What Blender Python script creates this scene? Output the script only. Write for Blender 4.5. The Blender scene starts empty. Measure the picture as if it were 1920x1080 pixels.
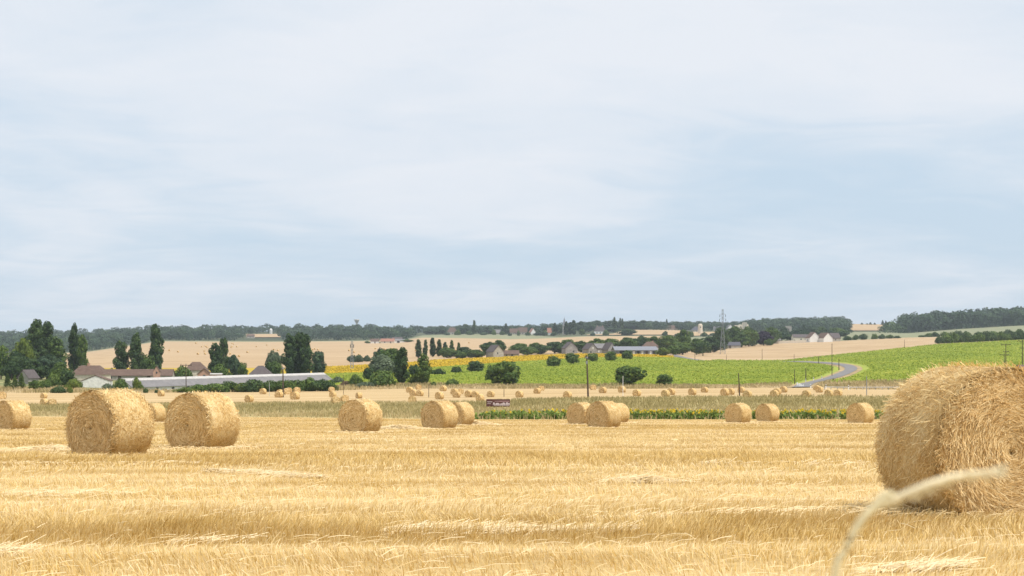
import bpy, math, random
import numpy as np
from mathutils import Vector

# ------------------------------------------------------------------ scene, camera, sky, sun
S = bpy.context.scene
C = S.collection
F, CU, YH = 3000.0, 960.0, 650.0          # focal length in photo pixels, centre column, horizon row
cam = bpy.data.objects.new('camera', bpy.data.cameras.new('camera'))
C.objects.link(cam)
cam.location = (0, 0, 0)
cam.rotation_euler = (math.radians(90), 0, 0)
cd = cam.data
cd.sensor_width = 36.0
cd.lens = F / 1920 * 36.0
cd.shift_y = (YH - 540) / 1920
cd.clip_start, cd.clip_end = 0.05, 60000
cd.dof.use_dof = True
cd.dof.focus_distance = 30.0
cd.dof.aperture_fstop = 11.0
S.camera = cam

SUN = Vector((0.38, -0.27, 0.885)).normalized()
sl = bpy.data.lights.new('sun', 'SUN')
sl.energy = 3.75
sl.angle = math.radians(0.6)
sl.color = (1.0, 0.955, 0.88)
so = bpy.data.objects.new('sun', sl)
so.rotation_euler = (-SUN).to_track_quat('-Z', 'Y').to_euler()
so.location = (20, -20, 40)
C.objects.link(so)

W = bpy.data.worlds.new('World')
S.world = W
W.use_nodes = True
nt = W.node_tree
N = nt.nodes
for n in list(N):
    N.remove(n)


def nd(t, k, **kw):
    n = t.nodes.new(k)
    for a, b in kw.items():
        setattr(n, a, b)
    return n


def mth(t, op, a, b=None, clamp=False):
    n = nd(t, 'ShaderNodeMath', operation=op, use_clamp=clamp)
    for i, v in enumerate((a, b)):
        if v is None:
            continue
        if isinstance(v, (int, float)):
            n.inputs[i].default_value = v
        else:
            t.links.new(v, n.inputs[i])
    return n.outputs[0]


def ramp(t, fac, stops):
    r = nd(t, 'ShaderNodeValToRGB')
    e = r.color_ramp.elements
    while len(e) < len(stops):
        e.new(0.5)
    for q, (p, c) in zip(e, stops):
        q.position = p
        q.color = (*c, 1) if len(c) == 3 else c
    t.links.new(fac, r.inputs[0])
    return r.outputs[0]


def noise(t, vec, scale, detail=4, rough=0.55, dist=0.0):
    n = nd(t, 'ShaderNodeTexNoise')
    n.inputs['Scale'].default_value = scale
    n.inputs['Detail'].default_value = detail
    n.inputs['Roughness'].default_value = rough
    n.inputs['Distortion'].default_value = dist
    if vec is not None:
        t.links.new(vec, n.inputs['Vector'])
    return n.outputs['Fac']


def mapping(t, vec, scale=(1, 1, 1), rot=(0, 0, 0), loc=(0, 0, 0)):
    m = nd(t, 'ShaderNodeMapping')
    m.inputs['Scale'].default_value = scale
    m.inputs['Rotation'].default_value = rot
    m.inputs['Location'].default_value = loc
    t.links.new(vec, m.inputs['Vector'])
    return m.outputs[0]


def mixc(t, fac, a, b, mode='MIX'):
    m = nd(t, 'ShaderNodeMix', data_type='RGBA', blend_type=mode)
    for s, v in ((m.inputs[0], fac), (m.inputs[6], a), (m.inputs[7], b)):
        if isinstance(v, (int, float)):
            s.default_value = v
        elif isinstance(v, tuple):
            s.default_value = (*v, 1)
        else:
            t.links.new(v, s)
    return m.outputs[2]


sky = nd(nt, 'ShaderNodeTexSky', sky_type='NISHITA')
sky.sun_disc = False
sky.sun_elevation = math.asin(SUN.z)
sky.sun_rotation = math.atan2(SUN.x, SUN.y)
sky.altitude = 100
sky.air_density = 1.0
sky.dust_density = 1.5
tc = nd(nt, 'ShaderNodeTexCoord')
sx = nd(nt, 'ShaderNodeSeparateXYZ')
nt.links.new(tc.outputs['Generated'], sx.inputs[0])
zc = mth(nt, 'ADD', mth(nt, 'MAXIMUM', sx.outputs[2], 0.0), 0.13)
cx = nd(nt, 'ShaderNodeCombineXYZ')
nt.links.new(mth(nt, 'DIVIDE', sx.outputs[0], zc), cx.inputs[0])
nt.links.new(mth(nt, 'DIVIDE', sx.outputs[1], zc), cx.inputs[1])
cv = cx.outputs[0]
big = noise(nt, mapping(nt, cv, (0.75, 0.60, 1), (0, 0, 0.25), (3.9, 5.5, 0)), 1.0, 4, 0.5, 0.6)
fine = noise(nt, mapping(nt, cv, (1.6, 2.2, 1), (0, 0, -0.3), (5.1, 0.4, 0)), 1.5, 9, 0.6, 0.9)
cov = mth(nt, 'ADD', mth(nt, 'MULTIPLY', mth(nt, 'SUBTRACT', big, 0.5), 2.0), mth(nt, 'MULTIPLY', fine, 0.75))
up = mth(nt, 'ADD', mth(nt, 'MULTIPLY', sx.outputs[2], 2.0), 0.40)
cov = mth(nt, 'ADD', cov, up)
cfac = ramp(nt, mth(nt, 'MULTIPLY', cov, 0.6), [(0.36, (0.0,) * 3), (0.52, (0.30,) * 3), (0.66, (0.72,) * 3), (0.86, (1.0,) * 3)])
# thin high cloud veil over the clear sky
veil = mixc(nt, 0.90, sky.outputs[0], (5.75, 7.05, 8.35))
skyc = mixc(nt, cfac, veil, (7.75, 8.15, 8.75))
bg = nd(nt, 'ShaderNodeBackground')
bg.inputs[1].default_value = 0.097
nt.links.new(skyc, bg.inputs[0])
wo = nd(nt, 'ShaderNodeOutputWorld')
nt.links.new(bg.outputs[0], wo.inputs[0])

S.view_settings.view_transform = 'Standard'
S.view_settings.look = 'None'
S.view_settings.exposure = 0.12
S.view_settings.gamma = 1.0
S.render.engine = 'CYCLES'
S.cycles.max_bounces = 5
S.cycles.diffuse_bounces = 3
S.cycles.volume_bounces = 0
S.cycles.use_denoising = True


# ------------------------------------------------------------------ helpers
def newmat(name):
    m = bpy.data.materials.new(name)
    m.use_nodes = True
    t = m.node_tree
    b = t.nodes['Principled BSDF']
    b.inputs['Specular IOR Level'].default_value = 0.25
    return m, t, b


def put(t, b, col, rough=0.85):
    if isinstance(col, tuple):
        b.inputs['Base Color'].default_value = (*col, 1)
    else:
        t.links.new(col, b.inputs['Base Color'])
    b.inputs['Roughness'].default_value = rough


def objco(t):
    return nd(t, 'ShaderNodeTexCoord').outputs['Object']


def bump(t, b, h, strength, dist=0.05):
    n = nd(t, 'ShaderNodeBump')
    n.inputs['Strength'].default_value = strength
    n.inputs['Distance'].default_value = dist
    t.links.new(h, n.inputs['Height'])
    t.links.new(n.outputs[0], b.inputs['Normal'])


def attr(t, name='tint'):
    return nd(t, 'ShaderNodeAttribute', attribute_name=name).outputs['Fac']


def mat_tint(name, stops, rough=0.9, trans=0.0, vary=0.0):
    """colour picked per blade / leaf / straw by the mesh attribute tint; trans lets light through thin leaves"""
    m, t, b = newmat(name)
    a = attr(t)
    if vary:
        oi = nd(t, 'ShaderNodeObjectInfo').outputs['Random']
        a = mth(t, 'ADD', a, mth(t, 'MULTIPLY', mth(t, 'SUBTRACT', oi, 0.5), vary))
    col = ramp(t, a, stops)
    put(t, b, col, rough)
    if trans:
        tr = nd(t, 'ShaderNodeBsdfTranslucent')
        t.links.new(col, tr.inputs[0])
        ms = nd(t, 'ShaderNodeMixShader')
        ms.inputs[0].default_value = trans
        t.links.new(b.outputs[0], ms.inputs[1])
        t.links.new(tr.outputs[0], ms.inputs[2])
        t.links.new(ms.outputs[0], t.nodes['Material Output'].inputs[0])
    return m


def mat_noise(name, stops, scale=1.0, stretch=(1, 1, 1), rough=0.85, bmp=0.0, bdist=0.03, detail=6, dist=0.0, rot=(0, 0, 0), fine=0.0):
    m, t, b = newmat(name)
    v = objco(t)
    f = noise(t, mapping(t, v, stretch, rot), scale, detail, 0.6, dist)
    if fine:
        g = noise(t, v, scale * fine, 4, 0.6)
        f = mth(t, 'ADD', mth(t, 'MULTIPLY', f, 0.6), mth(t, 'MULTIPLY', g, 0.4))
    put(t, b, ramp(t, f, stops), rough)
    if bmp:
        bump(t, b, f, bmp, bdist)
    return m


def mesh_np(name, V, Fq, tint=None, smooth=False):
    """mesh from numpy arrays: V (n,3), Fq (m,3 or 4)"""
    me = bpy.data.meshes.new(name)
    V = np.asarray(V, np.float32)
    Fq = np.asarray(Fq, np.int32)
    k = Fq.shape[1]
    me.vertices.add(len(V))
    me.vertices.foreach_set('co', V.ravel())
    me.loops.add(Fq.size)
    me.loops.foreach_set('vertex_index', Fq.ravel())
    me.polygons.add(len(Fq))
    me.polygons.foreach_set('loop_start', np.arange(0, Fq.size, k, dtype=np.int32))
    if smooth:
        me.polygons.foreach_set('use_smooth', np.ones(len(Fq), bool))
    if tint is not None:
        a = me.attributes.new('tint', 'FLOAT', 'POINT')
        a.data.foreach_set('value', np.asarray(tint, np.float32))
    me.update(calc_edges=True)
    return me


def link(name, me, mat=None, parent=None, loc=None):
    o = bpy.data.objects.new(name, me)
    C.objects.link(o)
    if mat is not None and me is not None and len(me.materials) == 0:
        me.materials.append(mat)
    if parent is not None:
        o.parent = parent
    if loc is not None:
        o.location = loc
    return o


def tag(o, label=None, cat=None, group=None, kind=None):
    if label:
        o['label'] = label
    if cat:
        o['category'] = cat
    if group:
        o['group'] = group
    if kind:
        o['kind'] = kind
    return o


def thing(name, loc, label, cat, group=None, rz=0.0):
    o = bpy.data.objects.new(name, None)
    C.objects.link(o)
    o.empty_display_size = 0.2
    o.location = loc
    o.rotation_euler = (0, 0, rz)
    return tag(o, label, cat, group)


class MB:
    """collects boxes, bars, prisms and tubes into one mesh"""

    def __init__(s):
        s.v, s.f = [], []

    def add(s, vs, fs):
        b = len(s.v)
        s.v += [tuple(p) for p in vs]
        s.f += [tuple(i + b for i in f) for f in fs]
        return s

    def box(s, x0, x1, y0, y1, z0, z1):
        vs = [(x, y, z) for z in (z0, z1) for y in (y0, y1) for x in (x0, x1)]
        return s.add(vs, [(0, 2, 3, 1), (4, 5, 7, 6), (0, 1, 5, 4), (2, 6, 7, 3), (0, 4, 6, 2), (1, 3, 7, 5)])

    def tube(s, pts, radii, n=8, cap=True):
        pts = [Vector(p) for p in pts]
        rings = []
        vs = []
        for i, p in enumerate(pts):
            d = (pts[min(i + 1, len(pts) - 1)] - pts[max(i - 1, 0)]).normalized()
            a = Vector((0, 0, 1)) if abs(d.z) < 0.9 else Vector((1, 0, 0))
            u = d.cross(a).normalized()
            w = d.cross(u)
            r = radii[i] if hasattr(radii, '__len__') else radii
            rings.append(len(vs))
            for k in range(n):
                t = 2 * math.pi * k / n
                vs.append(p + u * (r * math.cos(t)) + w * (r * math.sin(t)))
        fs = []
        for i in range(len(pts) - 1):
            for k in range(n):
                a, b = rings[i] + k, rings[i] + (k + 1) % n
                fs.append((a, b, b + n, a + n))
        if cap:
            fs.append(tuple(range(n))[::-1])
            fs.append(tuple(range(rings[-1], rings[-1] + n)))
        return s.add(vs, fs)

    def bar(s, a, b, w):
        return s.tube([a, b], w, 4)

    def prism(s, poly, y0, y1):
        """polygon in xz, extruded along y"""
        n = len(poly)
        vs = [(x, y0, z) for x, z in poly] + [(x, y1, z) for x, z in poly]
        fs = [tuple(range(n)), tuple(range(2 * n - 1, n - 1, -1))]
        fs += [(i, i + n, (i + 1) % n + n, (i + 1) % n) for i in range(n)]
        return s.add(vs, fs)

    def build(s, name, mat, parent=None, loc=None, smooth=False):
        me = bpy.data.meshes.new(name)
        me.from_pydata(s.v, [], s.f)
        if smooth:
            me.polygons.foreach_set('use_smooth', [True] * len(me.polygons))
        me.update()
        return link(name, me, mat, parent, loc)


# ------------------------------------------------------------------ terrain
# each boundary between fields: (column, row, distance) measured along it; the ground runs straight between them
A0, SL = 0.984, (766.7 - YH) / F          # the stubble field near the camera: one gentle plane falling away


def near_z(d):
    return -(A0 + SL * d)


L = {}
L[1] = [(-1600, 780, 215), (0, 781, 206), (440, 782, 192), (885, 787, 145), (1650, 786.5, 147), (3500, 786, 150)]
L[2] = [(-1600, 758, 290), (0, 758, 285), (300, 757, 280), (640, 754, 270), (885, 754, 262), (1000, 748.5, 258), (1300, 743.5, 260), (1920, 743, 270), (3500, 742, 280)]
L[3] = [(-1600, 737, 400), (0, 737, 400), (300, 736, 400), (450, 735, 405), (640, 732, 415), (760, 729, 420), (1200, 729, 420), (1450, 727, 425), (1530, 725, 430), (1600, 730, 410), (1920, 731, 405), (3500, 730, 410)]
L[4] = [(-1600, 727, 430), (0, 727, 430), (140, 728.5, 425), (235, 735, 411), (330, 735.5, 411), (450, 734.5, 413), (600, 732.5, 422), (645, 723, 446), (680, 721, 450), (800, 722.5, 450), (1200, 724.5, 445), (1500, 722, 450), (1560, 717, 450), (1700, 716, 440), (1920, 716, 440), (3500, 714, 440)]
L[5] = [(-1600, 702, 680), (0, 702, 680), (588, 704, 650), (700, 700, 680), (820, 690, 740), (960, 680, 800), (1100, 672.5, 850), (1170, 670, 870), (1280, 672, 860), (1300, 675, 840), (1400, 677, 820), (1470, 677, 820), (1520, 671, 850), (1580, 665, 880), (1760, 646, 980), (1920, 638, 1050), (3500, 610, 1300)]
L[6] = [(-1600, 690, 780), (0, 690, 780), (588, 690, 780), (640, 688, 790), (760, 682, 830), (820, 676, 870), (910, 672, 900), (960, 669, 920), (1100, 664, 960), (1170, 664, 960), (1230, 667, 930), (1280, 670, 880), (1300, 674.5, 845), (1400, 676.5, 825), (1470, 676.5, 825), (1520, 670.5, 855), (1580, 664.5, 885), (1760, 645.5, 985), (1920, 637.5, 1055), (3500, 609.5, 1310)]
L[7] = [(-1600, 672, 1900), (0, 668, 1900), (165, 660, 2000), (300, 640, 2200), (500, 641, 2200), (640, 640, 2200), (745, 639, 2200), (790, 633, 2200), (870, 634, 2100), (960, 636, 2100), (1010, 635, 2100), (1100, 631, 2100), (1200, 630, 2100), (1245, 630, 2100), (1290, 640, 1700), (1310, 655, 1250), (1380, 648, 1300), (1480, 642, 1350), (1580, 639, 1380), (1700, 633, 1420), (1760, 632, 1400), (1860, 632, 1400), (1920, 632, 1420), (3500, 600, 1700)]
L[8] = [(-1600, 671, 1910), (0, 667, 1910), (165, 659, 2010), (300, 639, 2220), (500, 640, 2220), (640, 639, 2220), (760, 637, 2220), (790, 629, 2400), (870, 626.5, 2500), (960, 627, 2500), (1010, 629.5, 2300), (1040, 632, 2150), (1100, 630, 2150), (1245, 629, 2120), (1290, 632, 2100), (1400, 626, 2300), (1580, 622, 2500), (1650, 622, 2500), (1700, 625, 2200), (1800, 617, 2200), (1920, 610, 2200), (3500, 570, 2300)]
L[9] = [(-1600, 640, 3000), (0, 633, 3000), (165, 630, 3000), (300, 623, 3000), (640, 621, 3000), (770, 623, 3000), (960, 621, 3000), (1100, 615, 3000), (1160, 612, 3000), (1240, 614, 3000), (1400, 613, 3000), (1590, 608, 3000), (1655, 609, 3000), (1700, 612, 3000), (1920, 600, 2900), (3500, 550, 3000)]
L[10] = [(-1600, 655, 5200), (0, 650, 5200), (1590, 640, 5200), (1920, 630, 5200), (3500, 600, 5200)]
LA = {k: np.array(v, float) for k, v in L.items()}


def g_of_d(d):                              # width of the fan: keeps ground beside and behind the camera
    return np.where(np.asarray(d) > 100, d, 40 + 0.6 * np.asarray(d))


def column(u):
    """distances and heights of the field boundaries below photo column u"""
    ds, zs = [0.0], [near_z(0)]
    for k in range(1, 11):
        a = LA[k]
        d = float(np.interp(u, a[:, 0], a[:, 2]))
        v = float(np.interp(u, a[:, 0], a[:, 1]))
        d = max(d, ds[-1] + 2.0)
        ds.append(d)
        zs.append(near_z(d) if k == 1 else -(v - YH) / F * d)
    return np.array(ds), np.array(zs)


def ground(u, d):
    ds, zs = column(u)
    return float(np.interp(d, ds, zs))


def ground_xy(x, y):
    return ground(CU + F * x / y, y) if y > 100 else near_z(y)


_DD = np.concatenate([np.arange(5, 140, 0.25), np.arange(140, 1000, 0.5), np.arange(1000, 3000, 2.0)])


def at(u, v):
    """the point of the ground seen at column u, row v"""
    ds, zs = column(u)
    z = np.interp(_DD, ds, zs)
    row = YH - F * z / _DD
    i = int(np.argmax(row <= v)) if (row <= v).any() else len(_DD) - 1
    d = float(_DD[i])
    return Vector(((u - CU) / F * d, d, float(z[i])))


def spot(u, b):
    """b > 0: photo row of the base; b < 0: distance"""
    if b > 0:
        return at(u, b)
    return Vector(((u - CU) / F * -b, -b, ground(u, -b)))


rs = np.random.RandomState(11)


def vnoise1(x, seed):
    r = np.random.RandomState(seed).rand(4096)
    i = np.floor(x).astype(int)
    f = x - i
    f = f * f * (3 - 2 * f)
    return r[i % 4096] * (1 - f) + r[(i + 1) % 4096] * f


def vnoise2(x, y, seed):
    r = np.random.RandomState(seed).rand(256, 256)
    i, j = np.floor(x).astype(int), np.floor(y).astype(int)
    f, g = x - i, y - j
    f, g = f * f * (3 - 2 * f), g * g * (3 - 2 * g)
    a = r[i % 256, j % 256] * (1 - f) + r[(i + 1) % 256, j % 256] * f
    b = r[i % 256, (j + 1) % 256] * (1 - f) + r[(i + 1) % 256, (j + 1) % 256] * f
    return a * (1 - g) + b * g


ROT = math.radians(3.0)                     # drill rows run almost across the view


def rowc(x, y):
    return x * math.cos(ROT) + y * math.sin(ROT), -x * math.sin(ROT) + y * math.cos(ROT)


def band(x, y):
    """0 = pale flattened straw, 1 = standing ochre stubble; strips along the drill rows"""
    a, b = rowc(np.asarray(x, float), np.asarray(y, float))
    b = b + 1.2 * (vnoise2(a / 14, b / 9, 5) - 0.5)
    n1 = vnoise1(b / 1.9, 21)
    n2 = vnoise1(b / 4.6, 22)
    n3 = vnoise2(a / 5.0, b / 1.6, 23)
    n4 = vnoise2(a / 16.0, b / 5.5, 24)
    n5 = vnoise1(b / 0.8, 25)
    q = 0.34 * n1 + 0.24 * n2 + 0.20 * n3 + 0.22 * n4 + 0.14 * n5
    # the combine's swaths: a pale wheel line about every five metres, ochre standing rows beside it
    ph = b / 5.2 + 0.25 * (vnoise1(b / 11, 27) - 0.5) + 0.05 * (vnoise2(a / 12, b / 9, 28) - 0.5)
    fr = ph - np.floor(ph)
    line = np.exp(-((fr - 0.30) / 0.055) ** 2)
    dark = np.exp(-((fr - 0.55) / 0.11) ** 2)
    amp = 0.45 + 0.75 * vnoise2(a / 22 + 3, b / 5.2, 29)
    q = q + amp * (0.09 * dark - 0.26 * line)
    return np.clip((q - 0.26) / 0.56, 0, 1)


U_IN = list(range(-240, 2161, 12))
US = np.array(sorted(set([-1600, -1300, -1000, -800, -600, -480, -360] + U_IN + [2280, 2400, 2600, 2800, 3100, 3500])), float)
COLS = [column(u) for u in US]


def field(name, k, n, mat, u0=-1600, u1=3500, label=None, power=1.0, kind='structure', tintf=None):
    """the ground between boundary k and k+1 as one sheet"""
    idx = [i for i, u in enumerate(US) if u0 <= u <= u1]
    T = np.linspace(0, 1, n + 1) ** power
    V = np.zeros((len(idx), n + 1, 3))
    for q, i in enumerate(idx):
        ds, zs = COLS[i]
        d0 = -40.0 if k == 0 else ds[k]
        d1 = ds[k + 1]
        z0 = near_z(d0) if k == 0 else zs[k]
        d = d0 + (d1 - d0) * T
        z = z0 + (zs[k + 1] - z0) * T
        V[q, :, 0] = (US[i] - CU) / F * g_of_d(d)
        V[q, :, 1] = d
        V[q, :, 2] = z
    m = n + 1
    a = np.arange(len(idx) - 1)[:, None] * m + np.arange(n)[None, :]
    Fq = np.stack([a, a + m, a + m + 1, a + 1], -1).reshape(-1, 4)
    V = V.reshape(-1, 3)
    t = tintf(V[:, 0], V[:, 1]) if tintf else None
    o = link(name, mesh_np(name, V, Fq, t, smooth=True), mat)
    return tag(o, label, None, None, kind)


# --- ground materials
def straw_ground():
    m, t, b = newmat('stubble_ground')
    v = objco(t)
    n1 = noise(t, mapping(t, v, (7, 16, 7), (0, 0, -ROT)), 1.0, 6, 0.7)
    n2 = noise(t, mapping(t, v, (0.35, 3.2, 1), (0, 0, -ROT)), 1.0, 5, 0.6)
    a = mth(t, 'MULTIPLY', attr(t), 0.68)
    f = mth(t, 'ADD', a, mth(t, 'ADD', mth(t, 'MULTIPLY', n1, 0.5), mth(t, 'MULTIPLY', n2, 0.35)))
    put(t, b, ramp(t, f, [(0.36, (0.69, 0.535, 0.30)), (0.62, (0.57, 0.41, 0.18)), (0.95, (0.38, 0.245, 0.08))]), 0.95)
    bump(t, b, n1, 0.5, 0.06)
    return m


M_STUB = straw_ground()
M_GRASSG = mat_noise('dry_grass_ground', [(0.3, (0.31, 0.262, 0.107)), (0.55, (0.407, 0.335, 0.15)), (0.75, (0.524, 0.417, 0.213))], 0.25, (0.25, 1, 1), 0.95, 0.4, 0.2)
M_STUB2 = mat_noise('far_stubble_ground', [(0.36, (0.378, 0.249, 0.107)), (0.5, (0.482, 0.344, 0.168)), (0.64, (0.568, 0.426, 0.232))], 1.0, (0.012, 0.30, 1), 0.95)
M_VERGE = mat_noise('dry_verge_ground', [(0.3, (0.20, 0.16, 0.07)), (0.55, (0.40, 0.29, 0.15)), (0.75, (0.52, 0.40, 0.22))], 0.3, (0.3, 1, 1), 0.95, 0.5, 0.3)
M_VILL = mat_noise('village_ground', [(0.3, (0.10, 0.12, 0.04)), (0.55, (0.22, 0.22, 0.08)), (0.75, (0.42, 0.34, 0.16))], 0.06, (1, 1, 1), 0.95)
M_SUNF = mat_noise('green_crop_ground', [(0.3, (0.186, 0.233, 0.0279)), (0.5, (0.27, 0.316, 0.0418)), (0.72, (0.372, 0.391, 0.0651))], 0.05, (0.4, 1, 1), 0.95, fine=14)
M_YELF = mat_noise('yellow_crop_ground', [(0.3, (0.34, 0.24, 0.02)), (0.55, (0.46, 0.32, 0.02)), (0.75, (0.54, 0.40, 0.03))], 0.04, (0.4, 1, 1), 0.95, fine=12)
M_HILL = mat_noise('hill_stubble', [(0.34, (0.353, 0.239, 0.126)), (0.5, (0.424, 0.298, 0.168)), (0.66, (0.487, 0.361, 0.214))], 1.0, (0.003, 0.06, 1), 0.95)
M_PAST = mat_noise('grey_green_pasture', [(0.32, (0.171, 0.184, 0.099)), (0.5, (0.216, 0.225, 0.126)), (0.68, (0.279, 0.27, 0.153))], 1.0, (0.004, 0.03, 1), 0.95, fine=10)
M_WOODF = mat_noise('wooded_hill_ground', [(0.35, (0.04, 0.055, 0.025)), (0.6, (0.09, 0.10, 0.045)), (0.75, (0.20, 0.17, 0.09))], 0.01, (1, 1, 1), 0.95)

field('stubble_field', 0, 900, M_STUB, power=1.0, tintf=band)
field('grass_verge_ground', 1, 12, M_GRASSG)
field('far_stubble_field', 2, 10, M_STUB2)
field('verge', 3, 6, M_VERGE)
field('village_ground', 4, 20, M_VILL, u1=588)
field('green_field', 4, 30, M_SUNF, u0=588)
field('yellow_field', 5, 8, M_YELF)
field('hill_stubble_field', 6, 14, M_HILL)
field('pasture_field', 7, 8, M_PAST)
field('hill', 8, 10, M_WOODF)
field('far_hill', 9, 6, M_WOODF)

# ------------------------------------------------------------------ road
M_ROAD = mat_noise('asphalt', [(0.3, (0.156, 0.15, 0.147)), (0.6, (0.211, 0.201, 0.197)), (0.8, (0.258, 0.246, 0.235))], 0.4, (1, 1, 1), 0.9)


def smooth_path(pts, n=8):
    out = []
    P = [np.array(p, float) for p in pts]
    for i in range(len(P) - 1):
        a, b, c, d = P[max(i - 1, 0)], P[i], P[i + 1], P[min(i + 2, len(P) - 1)]
        for k in range(n):
            t = k / n
            out.append(0.5 * (2 * b + (c - a) * t + (2 * a - 5 * b + 4 * c - d) * t * t + (3 * b - a - 3 * c + d) * t ** 3))
    out.append(P[-1])
    return out


def ribbon(name, pix, width, mat, lift, label=None, offset=0.0):
    W_ = [at(p[0], p[1]) for p in pix]
    P = smooth_path([(w.x, w.y) for w in W_], 10)
    V, Fq = [], []
    nw = 5
    for i, p in enumerate(P):
        t = P[min(i + 1, len(P) - 1)] - P[max(i - 1, 0)]
        t /= max(np.linalg.norm(t), 1e-6)
        nn = np.array((-t[1], t[0]))
        for k in range(nw):
            q = p + nn * (offset + width * (k / (nw - 1) - 0.5))
            V.append((q[0], q[1], ground_xy(q[0], q[1]) + lift))
        if i:
            a = (i - 1) * nw
            Fq += [(a + k, a + k + 1, a + k + 1 + nw, a + k + nw) for k in range(nw - 1)]
    return tag(link(name, mesh_np(name, V, Fq, smooth=True), mat), label, None, None, 'structure')


ROADPX = [(1478, 738), (1500, 727), (1511, 721), (1533, 715.5), (1562, 708), (1586, 699), (1596, 692.5), (1588, 686.5), (1564, 682.5), (1530, 680), (1480, 678.6), (1420, 678.2), (1360, 678), (1322, 676.8), (1296, 673.5), (1276, 669.5), (1262, 666)]
ROADPX2 = ROADPX[1:]
ribbon('road', ROADPX2, 4.5, M_ROAD, 0.22)
ribbon('road_shoulder', ROADPX2, 8.0, M_VERGE, 0.10)


# ------------------------------------------------------------------ blades, straws
def blades(x, y, z, h, w, lean, rng, yaw=None, way=None):
    """one quad-strip blade per root: two stacked quads, free end leaning"""
    n = len(x)
    yw = rng.rand(n) * np.pi * 2 if yaw is None else yaw
    la = rng.rand(n) * np.pi * 2 if way is None else way
    ld = lean * np.abs(rng.randn(n)) * h
    dx, dy = np.cos(yw) * w * 0.5, np.sin(yw) * w * 0.5
    V = np.zeros((n, 6, 3))
    for k, (s, ww) in enumerate(((0, 1.0), (0.55, 0.9), (1.0, 0.55))):
        cxx = x + np.cos(la) * ld * s ** 1.6
        cyy = y + np.sin(la) * ld * s ** 1.6
        V[:, 2 * k, 0], V[:, 2 * k + 1, 0] = cxx - dx * ww, cxx + dx * ww
        V[:, 2 * k, 1], V[:, 2 * k + 1, 1] = cyy - dy * ww, cyy + dy * ww
        V[:, 2 * k, 2] = V[:, 2 * k + 1, 2] = z + h * s
    b = np.arange(n)[:, None] * 6
    Fq = np.concatenate([b + np.array([0, 1, 3, 2]), b + np.array([2, 3, 5, 4])], 0)
    return V.reshape(-1, 3), Fq


def join(parts):
    V, Fq, T, o = [], [], [], 0
    for v, f, t in parts:
        V.append(v)
        Fq.append(f + o)
        T.append(t)
        o += len(v)
    return np.concatenate(V), np.concatenate(Fq), np.concatenate(T)


def straws(c, d, nrm, length, w, rng, curve=0.0, lift=0.0):
    """straw ribbons: centre c, direction d, facing nrm; two quads long, ends sprung up by lift"""
    n = len(c)
    curve = np.zeros(n) + curve
    lift = np.zeros(n) + lift
    sd = np.cross(nrm, d)
    sd /= np.maximum(np.linalg.norm(sd, axis=1, keepdims=True), 1e-6)
    V = np.zeros((n, 6, 3))
    for k, s in enumerate((-0.5, 0.0, 0.5)):
        p = c + d * (length * s)[:, None] - nrm * (curve * (2 * s) ** 2)[:, None] + nrm * (lift * max(2 * s, 0) ** 2)[:, None]
        V[:, 2 * k] = p - sd * (w * 0.5)[:, None]
        V[:, 2 * k + 1] = p + sd * (w * 0.5)[:, None]
    b = np.arange(n)[:, None] * 6
    Fq = np.concatenate([b + np.array([0, 1, 3, 2]), b + np.array([2, 3, 5, 4])], 0)
    return V.reshape(-1, 3), Fq


M_STALK = mat_tint('stubble_stalks', [(0.0, (0.857, 0.704, 0.449)), (0.35, (0.745, 0.561, 0.26)), (0.7, (0.617, 0.418, 0.133)), (1.0, (0.377, 0.23, 0.0673))], 0.8, 0.25)
M_STRAW = mat_tint('loose_straw', [(0.0, (0.84, 0.71, 0.47)), (0.6, (0.78, 0.60, 0.32)), (1.0, (0.60, 0.42, 0.18))], 0.7, 0.2)


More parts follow.
